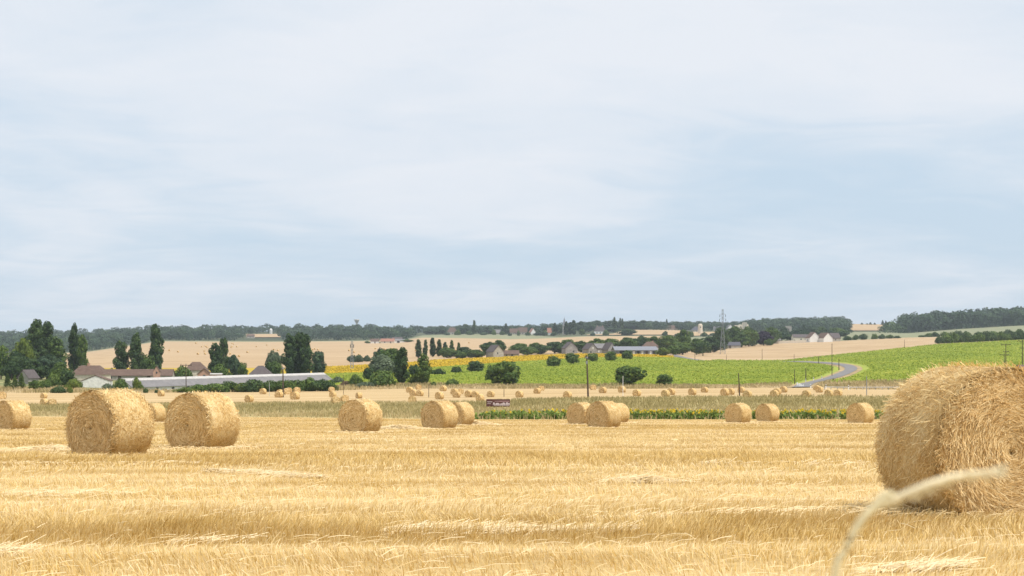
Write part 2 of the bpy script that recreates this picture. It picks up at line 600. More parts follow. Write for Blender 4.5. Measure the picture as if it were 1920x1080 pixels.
def make_stubble():
    rng = np.random.RandomState(3)
    parts = []
    for d0, d1, dens, w, hm in ((6.5, 14, 800, 0.0058, 0.098), (14, 24, 430, 0.0075, 0.10), (24, 42, 190, 0.012, 0.105), (42, 80, 105, 0.014, 0.095), (80, 206, 27, 0.026, 0.085)):
        hw = 0.36 + 2.2 / d0
        n = int(dens * hw * (d1 * d1 - d0 * d0))
        d = np.sqrt(rng.rand(n) * (d1 * d1 - d0 * d0) + d0 * d0)
        u = (rng.rand(n) * 2 - 1) * hw
        x = u * d
        a, b = rowc(x, d)
        b = np.round(b / 0.16) * 0.16 + rng.randn(n) * 0.026
        x, y = a * math.cos(ROT) - b * math.sin(ROT), a * math.sin(ROT) + b * math.cos(ROT)
        far = np.interp(CU + F * x / np.maximum(y, 1), LA[1][:, 0], LA[1][:, 2])
        bd = band(x, y)
        patch = vnoise2(x / 0.5, y / 0.5, 8)
        keep = (y < far - 0.5) & (rng.rand(n) < 0.55 + 0.45 * bd) & (rng.rand(n) < 0.5 + 0.8 * patch)
        x, y, bd, n = x[keep], y[keep], bd[keep], int(keep.sum())
        h = hm * (0.45 + 0.55 * bd) * (0.6 + 0.7 * rng.rand(n))
        yaw = rng.randn(n) * 0.8
        v, f = blades(x, y, near_z(y) - 0.01, h, w * (0.6 + 0.8 * rng.rand(n)), 0.62, rng, yaw=yaw, way=6.3 * vnoise2(x / 2.6, y / 1.7, 12) - 1.6 + 0.7 * rng.randn(n))
        t = np.clip(0.40 * bd + 0.52 * rng.rand(n) ** 1.4 - 0.08 + 0.25 * np.clip(vnoise2(x / 0.9, y / 1.5, 9) - 0.6, 0, 1) * 2, 0, 1)
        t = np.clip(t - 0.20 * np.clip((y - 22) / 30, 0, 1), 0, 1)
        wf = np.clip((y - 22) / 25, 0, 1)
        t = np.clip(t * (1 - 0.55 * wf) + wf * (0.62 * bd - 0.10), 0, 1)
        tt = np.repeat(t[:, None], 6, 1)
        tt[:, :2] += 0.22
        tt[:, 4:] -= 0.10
        parts.append((v, f, np.clip(tt, 0, 1).ravel()))
    V, Fq, T = join(parts)
    tag(link('stubble', mesh_np('stubble', V, Fq, T), M_STALK), 'short golden stubble standing all over the nearest field', 'stubble', None, 'stuff')


make_stubble()


def make_straw_litter():
    """pale loose straw: windrow remains along strips, and a thin scatter everywhere near"""
    rng = np.random.RandomState(5)
    parts = []

    def lay(x, y, zo, wid, lmean, ang0, angs, tone):
        n = len(x)
        ang = ang0 + rng.randn(n) * angs
        el = np.abs(rng.randn(n)) * 0.20
        d = np.stack([np.cos(ang) * np.cos(el), np.sin(ang) * np.cos(el), np.sin(el)], 1)
        c = np.stack([x, y, near_z(y) + zo], 1)
        nr = np.stack([-d[:, 2] * 0.3 + rng.randn(n) * 0.3, -0.45 + rng.randn(n) * 0.3, np.ones(n)], 1)
        nr /= np.linalg.norm(nr, axis=1, keepdims=True)
        ln = lmean * (0.5 + rng.rand(n))
        v, f = straws(c, d, nr, ln, wid * (0.7 + 0.6 * rng.rand(n)), rng, curve=ln * 0.06, lift=0.0)
        parts.append((v, f, np.repeat(np.clip(tone + 0.7 * rng.rand(n) ** 2, 0, 1), 6)))

    # strips: (u0,v0,u1,v1, half width m, straws per metre, straw width)
    strips = [(-150, 1056, 330, 1024, 0.20, 520, 0.007), (300, 1026, 700, 1014, 0.14, 460, 0.007), (720, 1002, 960, 998, 0.20, 620, 0.007),
              (900, 999, 1180, 1001, 0.14, 420, 0.007), (1040, 985, 1300, 972, 0.10, 160, 0.007), (380, 884, 610, 899, 0.22, 330, 0.012),
              (1140, 904, 1290, 908, 0.20, 200, 0.009), (1640, 1075, 2050, 1058, 0.16, 560, 0.006), (1690, 930, 1800, 928, 0.2, 200, 0.01),
              (60, 843, 128, 846, 0.30, 300, 0.018), (1250, 972, 1560, 962, 0.10, 90, 0.008), (0, 930, 250, 932, 0.2, 100, 0.01),
              (1300, 870, 1620, 872, 0.3, 60, 0.016), (-50, 872, 380, 872, 0.3, 60, 0.016)]
    for u0, v0, u1, v1, hwid, per, wid in strips:
        a, b = at(u0, v0), at(u1, v1)
        ln = (b - a).length
        n = int(ln * per * 0.62)
        t = rng.rand(n)
        gap = vnoise1(t * ln / 0.9 + v0, 33)
        t = t[gap > 0.28 * rng.rand(n) + 0.12]
        n = len(t)
        amp = (0.25 + 1.1 * vnoise1(t * ln / 0.7 + u0, 31)) * np.clip(np.minimum(t, 1 - t) * 6, 0.15, 1)
        off = rng.standard_t(3, n) * hwid * amp * 0.75 + 0.25 * (vnoise1(t * ln / 1.5 + v1, 35) - 0.5)
        x, y = a.x + (b.x - a.x) * t + 0.2 * off, a.y + (b.y - a.y) * t + off * 1.0
        heap = 0.045 * amp * np.exp(-(off / (hwid * 0.9)) ** 2)
        lay(x, y, 0.035 + heap * rng.rand(n), wid * 0.8, 0.24, math.atan2(b.y - a.y, b.x - a.x) + 0.12, 0.40, 0.0)
    # heaps left between bales
    for u, v, rad, n, wid, hh in ((745, 806, 1.3, 1500, 0.022, 0.20), (884, 798, 1.4, 1300, 0.025, 0.28), (1205, 906, 0.40, 260, 0.008, 0.07), (100, 846, 1.1, 900, 0.014, 0.10)):
        p = at(u, v)
        r = np.abs(rng.randn(n)) * 0.5 * rad
        th = rng.rand(n) * 2 * np.pi
        lay(p.x + np.cos(th) * r * 1.5, p.y + np.sin(th) * r * 0.7, 0.04 + hh * np.exp(-(r / rad * 1.5) ** 2) * rng.rand(n), wid, 0.26, 0.0, 1.0, 0.15)
    # straw shed around the foot of every near bale
    for bx, by in NEARPOS:
        n = 420
        th, r = rng.rand(n) * 2 * np.pi, 0.35 + 0.75 * np.sqrt(rng.rand(n)) + 0.25 * np.abs(rng.randn(n))
        lay(bx + np.cos(th) * r, by + np.sin(th) * r * 0.9, 0.02 + 0.06 * rng.rand(n), float(np.clip(by * 0.0004, 0.0045, 0.03)), 0.22, 0.0, 1.2, 0.3)
    # scatter
    for d0, d1, dens, wid in ((7, 20, 20, 0.006), (20, 45, 5, 0.011), (45, 130, 0.7, 0.025)):
        n = int(dens * 0.4 * (d1 * d1 - d0 * d0))
        d = np.sqrt(rng.rand(n) * (d1 * d1 - d0 * d0) + d0 * d0)
        x = (rng.rand(n) * 2 - 1) * 0.4 * d
        k = rng.rand(n) < 1.15 - band(x, d)
        lay(x[k], d[k], 0.03 + 0.05 * rng.rand(int(k.sum())), wid * 0.85, 0.17, ROT, 0.9, 0.2)
    V, Fq, T = join(parts)
    tag(link('loose_straw', mesh_np('loose_straw', V, Fq, T), M_STRAW), 'pale loose straw lying in thin strips on the stubble', 'straw', None, 'stuff')


# ------------------------------------------------------------------ straw bales
M_SIDE = mat_noise('bale_straw_base', [(0.3, (0.40, 0.25, 0.095)), (0.5, (0.58, 0.40, 0.17)), (0.7, (0.70, 0.52, 0.25))], 14, (1, 1, 1), 0.95, 1.0, 0.03, fine=3)
M_BSTRAW = mat_tint('bale_straws', [(0.0, (0.90, 0.755, 0.46)), (0.4, (0.81, 0.605, 0.285)), (0.75, (0.655, 0.42, 0.155)), (1.0, (0.40, 0.22, 0.066))], 0.75, 0.12)
M_ESTRAW = mat_tint('bale_end_straws', [(0.0, (0.97, 0.794, 0.472)), (0.4, (0.83, 0.606, 0.293)), (0.75, (0.589, 0.375, 0.141)), (1.0, (0.316, 0.182, 0.0619))], 0.75, 0.12)


def end_base():
    m, t, b = newmat('bale_end_base')
    v = objco(t)
    s = nd(t, 'ShaderNodeSeparateXYZ')
    t.links.new(v, s.inputs[0])
    r = mth(t, 'SQRT', mth(t, 'ADD', mth(t, 'POWER', s.outputs[0], 2.0), mth(t, 'POWER', s.outputs[2], 2.0)))
    th = mth(t, 'ARCTAN2', s.outputs[2], s.outputs[0])
    sp = mth(t, 'SINE', mth(t, 'ADD', mth(t, 'MULTIPLY', r, 95.0), th))
    n1 = noise(t, v, 12, 6, 0.7)
    f = mth(t, 'ADD', mth(t, 'MULTIPLY', n1, 0.8), mth(t, 'MULTIPLY', sp, 0.10))
    put(t, b, ramp(t, f, [(0.2, (0.28, 0.165, 0.06)), (0.42, (0.48, 0.31, 0.125)), (0.62, (0.64, 0.44, 0.20))]), 0.95)
    bump(t, b, f, 1.0, 0.03)
    return m


M_END = end_base()
BR, BL = 0.765, 1.0                         # bale radius and length in metres
FLAT = -0.83 * BR                            # it sits on a flattened belly


def flatten(V):
    z = V[..., 2]
    lo = z < FLAT
    V[..., 2] = np.where(lo, FLAT + (z - FLAT) * 0.05, z)
    return V


def bale_meshes(seed, nside, nend, sw, rings=96, segs=22, fuzz=1.0):
    """roll along y, origin at the axis; returns rolled side, two end faces"""
    rng = np.random.RandomState(seed)
    th = np.linspace(0, 2 * np.pi, rings, endpoint=False)
    yy = np.linspace(-BL / 2, BL / 2, segs)
    lump = lambda t, y: 1 + 0.030 * (vnoise2(np.cos(t) * 2.2 + 9 + y * 1.6, np.sin(t) * 2.2 + 9 + y, seed) - 0.5) + 0.012 * (vnoise1(y * 7 + 50, seed + 1) - 0.5)

    def surf(t, y):
        e = np.clip((np.abs(y) - (BL / 2 - 0.10)) / 0.10, 0, 1)
        r = BR * lump(t, y) - 0.06 * e ** 2
        return np.stack([np.cos(t) * r, y, np.sin(t) * r], -1)

    TT, YY = np.meshgrid(th, yy, indexing='ij')
    V = flatten(surf(TT, YY)).reshape(-1, 3)
    i = np.arange(rings)[:, None]
    j = np.arange(segs - 1)[None, :]
    a = i * segs + j
    b = ((i + 1) % rings) * segs + j
    Fq = np.stack([a, b, b + 1, a + 1], -1).reshape(-1, 4)
    # straws on the rolled side: mostly wound around, many askew
    n = nside
    t = rng.rand(n) * 2 * np.pi
    y = (rng.rand(n) - 0.5) * (BL + 0.01)
    p = surf(t, y)
    nr = np.stack([np.cos(t), np.zeros(n), np.sin(t)], 1)
    tg = np.stack([-np.sin(t), np.zeros(n), np.cos(t)], 1)
    ax = np.array([0, 1.0, 0])[None]
    an = rng.randn(n) * 0.85
    dr = tg * np.cos(an)[:, None] + ax * np.sin(an)[:, None]
    ln = (0.09 + 0.22 * rng.rand(n) ** 1.8)
    stick = (rng.rand(n) < 0.10) * rng.rand(n) * 0.09 * fuzz
    p = p + nr * (0.003 + 0.020 * rng.rand(n) * fuzz)[:, None]
    nr2 = nr + rng.randn(n, 3) * 0.30
    nr2 /= np.linalg.norm(nr2, axis=1, keepdims=True)
    v, f = straws(p, dr, nr, ln, sw * (0.7 + 0.7 * rng.rand(n)), rng, curve=ln ** 2 / 8 / BR * np.cos(an) ** 2, lift=0.0)
    lf = np.zeros((n, 6, 3))
    lf[:, 4:] = nr[:, None] * stick[:, None, None]
    v = flatten((v.reshape(n, 6, 3) + lf)).reshape(-1, 3)
    pat = vnoise2(t * 3 + 20, y * 5 + 20, seed + 3)
    tn = np.clip(0.30 * pat + 0.75 * rng.rand(n) ** 1.3, 0, 1)
    side = bpy.data.meshes.new('rolled_side')
    m1 = mesh_np('rolled_side', np.concatenate([V, v]), np.concatenate([Fq, f + len(V)]), np.concatenate([np.full(len(V), 0.6), np.repeat(tn, 6)]), smooth=False)
    bpy.data.meshes.remove(side)
    m1.materials.append(M_SIDE)
    m1.materials.append(M_BSTRAW)
    m1.polygons.foreach_set('material_index', np.concatenate([np.zeros(len(Fq)), np.ones(len(f))]).astype(np.int32))
    # an end face: shallow dished disc with straws wound in a spiral
    nr_ = 26
    rr = np.linspace(0.0, 1, nr_) ** 0.9
    ends = []
    for sgn in (-1, 1):
        RR, TH = np.meshgrid(rr, th, indexing='ij')
        rad = RR * (BR * lump(TH, np.full_like(TH, sgn * BL / 2)) - 0.06)
        dish = 0.035 * np.sin(RR * np.pi * 0.5 + 0.2) - 0.05 * np.exp(-(RR / 0.06) ** 2) - 0.045 * RR ** 6 + 0.03 * (vnoise2(np.cos(TH) * RR * 6 + 30, np.sin(TH) * RR * 6 + 30, seed + 9) - 0.5) + 0.010 * np.sin(RR * 70 + TH)
        E = flatten(np.stack([np.cos(TH) * rad, sgn * (BL / 2 + dish), np.sin(TH) * rad], -1)).reshape(-1, 3)
        i = np.arange(nr_ - 1)[:, None]
        j = np.arange(rings)[None]
        a = i * rings + j
        b = i * rings + (j + 1) % rings
        EF = np.stack([a, b, b + rings, a + rings], -1).reshape(-1, 4)
        n = nend
        r01 = np.sqrt(rng.rand(n)) * 1.0
        tt = rng.rand(n) * 2 * np.pi
        rad = r01 * (BR - 0.05)
        dsh = 0.035 * np.sin(r01 * np.pi * 0.5 + 0.2) - 0.05 * np.exp(-(r01 / 0.06) ** 2) - 0.045 * r01 ** 6 + 0.03 * (vnoise2(np.cos(tt) * r01 * 6 + 30, np.sin(tt) * r01 * 6 + 30, seed + 9) - 0.5)
        nrm = np.zeros((n, 3))
        nrm[:, 1] = sgn
        c = np.stack([np.cos(tt) * rad, sgn * (BL / 2 + dsh + 0.004 + 0.028 * rng.rand(n) * fuzz), np.sin(tt) * rad], 1)
        tg = np.stack([-np.sin(tt), np.zeros(n), np.cos(tt)], 1)
        ra = np.stack([np.cos(tt), np.zeros(n), np.sin(tt)], 1)
        an = rng.randn(n) * 0.42 + 0.10
        dr = tg * np.cos(an)[:, None] + ra * np.sin(an)[:, None]
        ln = np.minimum(0.09 + 0.24 * rng.rand(n) ** 1.6, 0.05 + rad * 0.9)
        v, f = straws(c, dr, nrm, ln, sw * (0.7 + 0.7 * rng.rand(n)), rng)
        v = v.reshape(n, 6, 3)
        bend = (ln ** 2 / 8 / np.maximum(rad, 0.12))[:, None] * ra * np.cos(an)[:, None] ** 2
        v[:, 0:2] -= bend[:, None]
        v[:, 4:6] -= bend[:, None]
        v[:, 4:6, 1] += sgn * ((rng.rand(n) < 0.18) * rng.rand(n) * 0.07 * fuzz)[:, None]
        v = flatten(v).reshape(-1, 3)
        tn = np.clip(0.25 * np.sin(r01 * 60 + tt) * 0.5 + 0.10 + 0.75 * rng.rand(n) ** 1.2, 0, 1)
        me = mesh_np('end_face', np.concatenate([E, v]), np.concatenate([EF, f + len(E)]), np.concatenate([np.full(len(E), 0.6), np.repeat(tn, 6)]))
        me.materials.append(M_END)
        me.materials.append(M_ESTRAW)
        me.polygons.foreach_set('material_index', np.concatenate([np.zeros(len(EF)), np.ones(len(f))]).astype(np.int32))
        ends.append(me)
    return m1, ends


PROTO = {
    'huge': [bale_meshes(101, 52000, 30000, 0.0040, 128, 30, 0.75)],
    'big': [bale_meshes(201, 12000, 7000, 0.0085, 96, 22, 0.7), bale_meshes(211, 12000, 7000, 0.0085, 96, 22, 0.7)],
    'mid': [bale_meshes(301, 3600, 2200, 0.016, 96, 22, 0.6), bale_meshes(311, 3600, 2200, 0.016, 96, 22, 0.6), bale_meshes(321, 3600, 2200, 0.016, 96, 22, 0.6)],
    'small': [bale_meshes(401, 320, 170, 0.07, 32, 7, 0.8), bale_meshes(411, 320, 170, 0.07, 32, 7, 0.8)],
}
_bc = 0
NEARPOS = []


def bale(lod, x, y, az, label, group, scale=1.0, sink=0.03, roll=0.0):
    """az: compass of the end face that is seen, as degrees of its normal in the xy plane"""
    global _bc
    ms = PROTO[lod]
    if lod != 'small':
        NEARPOS.append((x, y))
    side, ends = ms[_bc % len(ms)]
    _bc += 1
    z = ground_xy(x, y)
    sl_ = (ground_xy(x, y + 1) - ground_xy(x, y - 1)) / 2 if y > 3 else -SL
    o = link('straw_bale', side)
    o.location = (x, y, z - FLAT * scale - sink)
    o.rotation_euler = (0, roll, math.radians(az + 90))
    o.scale = (scale,) * 3
    tag(o, label, 'straw bale', group)
    e = link('end_face', ends[0], None, o)
    link('end_face', ends[1], None, o)
    return o


NEARG = 'round straw bales on the nearest stubble field'


def bale_px(lod, u, base, hpx, az, label, group=NEARG, sc=1.0):
    d = 1.40 * sc * F / hpx
    bale(lod, (u - CU) / F * d, d, az, label, group, sc)


# the big one at the right: end-face centre is seen at (1890, 845)
bd_ = 14.55
bn = math.radians(-71)
fx, fy = (1893 - CU) / F * bd_, bd_
bale('huge', fx - math.cos(bn) * BL / 2, fy - math.sin(bn) * BL / 2, -71, 'huge close straw bale cut off by the frame, its spiral end facing the viewer', NEARG, 1.0, 0.03)
bale_px('big', 206, 853, 126, -124, 'largest complete straw bale, brown swirled end turned away from the sun', NEARG)
bale_px('big', 379, 840, 107, -122, 'second large straw bale, just behind and beside the largest complete one', NEARG)
bale_px('mid', 22, 805, 57, -122, 'straw bale cut by the left edge of the frame', NEARG)
bale_px('mid', 287, 793, 37, -120, 'small straw bale peeping out between the two large round bales', NEARG)
bale_px('mid', 676, 808, 64, -121, 'lone straw bale standing by itself with a thin straw heap beside it', NEARG)
bale_px('mid', 824, 805, 54.5, -128, 'straw bale with another bale touching it directly behind', NEARG)
bale_px('mid', 861, 797, 45, -126, 'straw bale half hidden behind the bale near the brown sign', NEARG)
bale_px('mid', 1090, 796, 43, -132, 'straw bale at the back of the trio below the tall wooden pole', NEARG)
bale_px('mid', 1132, 803, 52, -132, 'front straw bale of the trio below the tall wooden pole', NEARG)
bale_px('mid', 1156, 789, 38, -131, 'straw bale mostly hidden behind the front bale of the trio', NEARG)
bale_px('mid', 1384, 795, 39, -134, 'straw bale before the sunflower row, one of two close together, slightly nearer', NEARG)
bale_px('mid', 1439, 791, 35, -136, 'smaller straw bale of the two close together before the sunflower row', NEARG)
bale_px('mid', 1613, 796, 40, -137, 'straw bale before the sunflower row just beside the huge close bale', NEARG)

FARG = 'straw bales on the second stubble field'
FB = [  # u, base row, height px, label, face azimuth
    (4, 748, 14, 'far bale at the very edge of the frame above a nearer bale', -60),
    (82, 747, 11, 'far bale standing alone before the dark green bush', -125),
    (83, 760, 13, 'far bale, duller of two side by side at the grass edge', -125),
    (98, 760, 13, 'far bale, yellower of two side by side at the grass edge', -60),
    (302, 743, 11, 'far bale beside the white wall of the long shed', -125),
    (467, 754, 14, 'far bale alone below the dark hedge of the long shed', -125),
    (493, 739, 11, 'far bale next to the thin pale post before the hedge', -120),
    (523, 745.5, 13, 'far bale just beside the foot of the dark utility pole', -120),
    (525, 741, 11, 'far bale peeping out behind the one at the utility pole foot', -120),
    (538, 739.5, 12, 'far bale on the sunny side of the utility pole', -60),
    (542, 736.5, 10, 'farther bale partly hidden behind the one by the utility pole', -60),
    (557, 736.5, 11, 'far pale bale standing against the dark hedge', -60),
    (553, 749, 15, 'nearest far bale beyond the grass near the utility pole', -120),
    (622, 735, 10, 'far bale at the end of the hedge, above a second one', -60),
    (624, 745, 11, 'far brown ended bale right below the one at the hedge end', -125),
    (629, 757, 14, 'far pale bale cut by grass beside the lone bale', -60),
    (646, 753, 11, 'far bale showing its top above the lone nearer bale', -60),
    (673, 747, 11, 'far brown bale poking out above the lone nearer bale', -150),
    (768, 736, 11, 'leftmost far bale of the four below the tall bushy poplar', -120),
    (785, 730.5, 10, 'far pale bale at the field edge below the tall bushy poplar', -75),
    (775, 742, 12, 'far bale, front left of the four below the tall bushy poplar', -120),
    (787, 743, 12, 'far bale, front right of the four below the tall bushy poplar', -120),
    (773, 755, 13, 'far bale with its side showing, sunk in the grass strip edge', -90),
    (831, 733.5, 11, 'far bale below the low rounded bush at the green field edge', -130),
    (824, 748.5, 14, 'far bale directly above the bale with another behind it', -130),
    (852, 740, 12, 'far bale with dark end behind a pair', -125),
    (863, 739, 11, 'far bale lying askew and partly shaded', -70),
    (856, 745.5, 12, 'front far bale of the cluster left of the brown sign', -115),
    (879, 744.5, 13, 'far tall looking bale with dark end in a close pair', -125),
    (891, 744.5, 10, 'far lower bale with dark end in a close pair', -120),
    (900, 752, 13, 'far bale just left of the brown sign', -135),
    (920, 744.5, 9, 'far bale showing just above the brown sign', -120),
    (974, 745, 11, 'far bale right of the brown sign with its dark end facing here', -126),
    (1007, 738, 11, 'far bale in front of a paler one below the orchard trees', -129),
    (1015, 733, 10, 'pale far bale behind another below the orchard trees', -70),
    (1064, 746, 12, 'far bale left of the tall wooden pole', -129),
    (1112, 731, 10, 'pale far bale at the field edge right beside the wooden pole', -75),
    (1130, 737, 12, 'far bale between the wooden pole and the thin white pole', -127),
    (1166, 736, 12, 'far bale behind the thin white pole', -131),
    (1194, 742.5, 13, 'far bale right of the thin white pole, alone', -131),
    (1248, 744.5, 13, 'front far bale of the pair below the small round tree', -131),
    (1258, 740.5, 13, 'rear far bale of the pair below the small round tree', -131),
    (1298, 740.5, 12, 'far bale alone, right of the pair by the small round tree', -131),
    (1321, 736, 11, 'far bale at the rear edge, between two front bales', -131),
    (1359, 742, 14, 'front far bale of the pair left of the thin dark pole', -131),
    (1370, 740, 12, 'rear far bale of the pair left of the thin dark pole', -131),
    (1390, 736.5, 11, 'far bale right behind the thin dark pole', -131),
    (1401, 745.5, 13, 'far bale sunk in grass right of the thin dark pole', -126),
    (1452, 745, 12, 'front far bale of the overlapping pair left of the road mouth', -127),
    (1457, 740, 10, 'rear far bale of the overlapping pair left of the road mouth', -127),
    (1469, 736, 12, 'far bale close to the field edge left of the road mouth', -129),
    (1512, 745, 12, 'far bale below the mouth of the road, sunk in grass', -127),
    (1536, 736, 12, 'front far bale of the pair right at the road mouth', -130),
    (1531, 732, 10, 'rear far bale of the pair right at the road mouth', -130),
    (1554, 744, 13, 'far bale of the twin pair under the guard rail, farther from the huge bale', -131),
    (1571, 743, 13, 'far bale of the twin pair under the guard rail, nearer the huge bale', -129),
]
for u, b_, h_, lab, az in FB:
    p = at(u, b_)
    sc = h_ * p.y / F / 1.40
    bale('small', p.x, p.y, az, lab, FARG, min(max(sc, 0.85), 1.15), 0.05)
make_straw_litter()
print('bales done')

# ------------------------------------------------------------------ trees
def leafmat(name, lo, mid, hi):
    return mat_tint(name, [(0.0, lo), (0.5, mid), (1.0, hi)], 0.75, 0.22, vary=0.25)


LEAF = {
    'green': leafmat('leaves_mid_green', (0.0338, 0.0675, 0.0168), (0.0909, 0.15, 0.0311), (0.201, 0.266, 0.0584)),
    'dark': leafmat('leaves_dark_green', (0.0221, 0.0481, 0.0182), (0.0558, 0.101, 0.0311), (0.13, 0.188, 0.0519)),
    'blue': leafmat('leaves_blue_green', (0.0233, 0.0493, 0.0286), (0.0519, 0.0935, 0.0468), (0.117, 0.168, 0.0714)),
    'grey': leafmat('leaves_grey_green', (0.0649, 0.0944, 0.0531), (0.124, 0.165, 0.0944), (0.201, 0.242, 0.142)),
    'lime': leafmat('leaves_yellow_green', (0.0708, 0.112, 0.0189), (0.136, 0.189, 0.0307), (0.236, 0.271, 0.0472)),
    'purple': leafmat('leaves_purple', (0.018, 0.012, 0.024), (0.034, 0.022, 0.044), (0.055, 0.04, 0.06)),
    'yellow': leafmat('leaves_yellow', (0.22, 0.20, 0.02), (0.38, 0.33, 0.03), (0.5, 0.45, 0.05)),
    'brown': leafmat('leaves_dry', (0.10, 0.07, 0.04), (0.20, 0.14, 0.08), (0.30, 0.22, 0.13)),
}
M_BARK = mat_noise('bark', [(0.3, (0.07, 0.05, 0.035)), (0.6, (0.14, 0.105, 0.075)), (0.8, (0.20, 0.16, 0.12))], 6, (1, 1, 0.2), 0.95, 0.6, 0.03)


def leaves(c, out, size, rng, tone):
    """leaf clumps: bent quads at c, facing roughly out"""
    n = len(c)
    nn = out + rng.randn(n, 3) * 0.55
    nn /= np.maximum(np.linalg.norm(nn, axis=1, keepdims=True), 1e-6)
    a = rng.randn(n, 3)
    t = np.cross(nn, a)
    t /= np.maximum(np.linalg.norm(t, axis=1, keepdims=True), 1e-6)
    b = np.cross(nn, t)
    s = (size * (0.55 + 0.9 * rng.rand(n)))[:, None]
    k = 0.6 + 0.5 * rng.rand(n)[:, None]
    V = np.stack([c - t * s * 0.5, c - b * s * k * 0.5 + nn * s * 0.12, c + t * s * 0.5, c + b * s * k * 0.5 + nn * s * 0.12], 1)
    Fq = np.arange(n * 4).reshape(n, 4)
    return V.reshape(-1, 3), Fq, np.repeat(np.clip(tone, 0, 1), 4)


def sphere_pts(n, rng):
    v = rng.randn(n, 3)
    return v / np.linalg.norm(v, axis=1, keepdims=True)


def crown_np(kind, seed):
    """crown in metres, trunk foot at the origin; returns arrays and the crown's own width and height"""
    rng = np.random.RandomState(seed)
    lob = []                                   # centre, radii, number, leaf size
    if kind == 'round':
        Wd, H = 6.5, 6.0
        for k in range(26):
            p = sphere_pts(1, rng)[0]
            q = 0.70 + 0.25 * rng.rand()
            if p[2] < -0.9:
                p[2] *= -1
            c = np.array([p[0] * 2.35 * q, p[1] * 2.35 * q, 2.95 + p[2] * 2.35 * q])
            r = 0.45 + 0.85 * rng.rand()
            lob.append((c, (r, r, r * 0.85), int(85 * r * r), 0.44))
        for k in range(5):
            lob.append((np.array([rng.randn() * .6, rng.randn() * .6, 3.1 + rng.randn() * .5]), (1.7, 1.7, 1.6), 120, 0.6))
    elif kind == 'bush':
        Wd, H = 6.0, 3.6
        for k in range(24):
            th, q = rng.rand() * 6.283, math.sqrt(rng.rand())
            hh = 1.0 - 0.55 * q * q
            c = np.array([math.cos(th) * q * 2.35, math.sin(th) * q * 2.35, (0.25 + 0.62 * rng.rand()) * 3.0 * hh])
            r = 0.55 + 0.55 * rng.rand()
            lob.append((c, (r, r, r * 0.85), int(120 * r * r), 0.33))
        lob.append((np.array([0, 0, 1.2]), (2.1, 2.1, 1.4), 300, 0.5))
    elif kind == 'wide':
        Wd, H = 12.0, 11.0
        for k in range(34):
            p = sphere_pts(1, rng)[0]
            q = 0.66 + 0.32 * rng.rand()
            if p[2] < -0.92:
                p[2] *= -1
            c = np.array([p[0] * 4.6 * q, p[1] * 4.6 * q, 5.5 + p[2] * 4.5 * q])
            r = 1.1 + 1.2 * rng.rand()
            lob.append((c, (r, r, r * 0.8), int(62 * r * r), 0.62))
        for k in range(6):
            lob.append((np.array([rng.randn() * 1.4, rng.randn() * 1.4, 5.6 + rng.randn()]), (3.4, 3.4, 3.0), 170, 0.9))
    elif kind == 'poplar':
        Wd, H = 5.0, 20.0
        for k in range(52):
            z = 1.2 + 18.0 * (k + rng.rand()) / 52
            s = min(1.0, (z / 4.5) ** 0.6) * max(0.12, 1 - ((z - 5) / 15.2) ** 2 if z > 5 else 1) ** 0.75
            th = rng.rand() * 6.283
            q = 1.5 * s * (0.45 + 0.55 * rng.rand())
            r = (0.45 + 0.55 * rng.rand()) * (0.45 + 0.55 * s)
            lob.append((np.array([math.cos(th) * q, math.sin(th) * q, z]), (r, r, r * 2.0), int(150 * r * r + 26), 0.50))
        for k in range(12):
            z = 2.0 + 16 * k / 12
            s = max(0.15, 1 - ((z - 6) / 14.5) ** 2 if z > 6 else 1) ** 0.75
            lob.append((np.array([0, 0, z]), (1.2 * s, 1.2 * s, 1.4), 60, 0.7))
    elif kind == 'ragged':                     # loose, ragged poplar or willow-like upright tree
        Wd, H = 8.0, 18.0
        for k in range(46):
            z = 2.0 + 15.2 * (k + rng.rand()) / 46
            s = min(1.0, (z / 5.0) ** 0.7) * max(0.16, 1 - ((z - 6.5) / 11.6) ** 2 if z > 6.5 else 1) ** 0.6
            th = rng.rand() * 6.283
            q = 2.7 * s * (0.4 + 0.65 * rng.rand())
            r = (0.8 + 0.8 * rng.rand()) * (0.5 + 0.5 * s)
            lob.append((np.array([math.cos(th) * q, math.sin(th) * q, z]), (r, r, r * 1.25), int(80 * r * r + 20), 0.62))
        for k in range(8):
            z = 3.0 + 11 * k / 8
            lob.append((np.array([0, 0, z]), (1.9, 1.9, 1.6), 70, 0.9))
    elif kind == 'conifer':
        Wd, H = 6.0, 12.0
        for k in range(44):
            f = (k + rng.rand()) / 44
            z = 0.9 + 10.9 * f
            s = (1 - f) ** 0.85
            th = k * 2.4
            q = 2.5 * s * (0.5 + 0.5 * rng.rand())
            r = 0.32 + 0.75 * s * (0.5 + 0.5 * rng.rand())
            lob.append((np.array([math.cos(th) * q, math.sin(th) * q, z]), (r, r, r * 0.6), int(100 * r * r + 16), 0.45))
        for k in range(8):
            f = k / 8
            lob.append((np.array([0, 0, 1 + 10 * f]), (1.5 * (1 - f), 1.5 * (1 - f), 0.9), 50, 0.5))
    P = []
    for c, r, n, ls in lob:
        p = sphere_pts(n, rng)
        rad = 0.72 + 0.34 * rng.rand(n) ** 0.7
        pos = c + p * np.array(r) * rad[:, None]
        ok = pos[:, 2] > 0.12
        tone = 0.02 + 0.42 * rng.rand() + 0.56 * rng.rand(n) ** 1.5
        P.append(leaves(pos[ok], p[ok] * 1.6, ls, rng, tone[ok]))
    V, Fq, T = join(P)
    return V, Fq, T, Wd, H


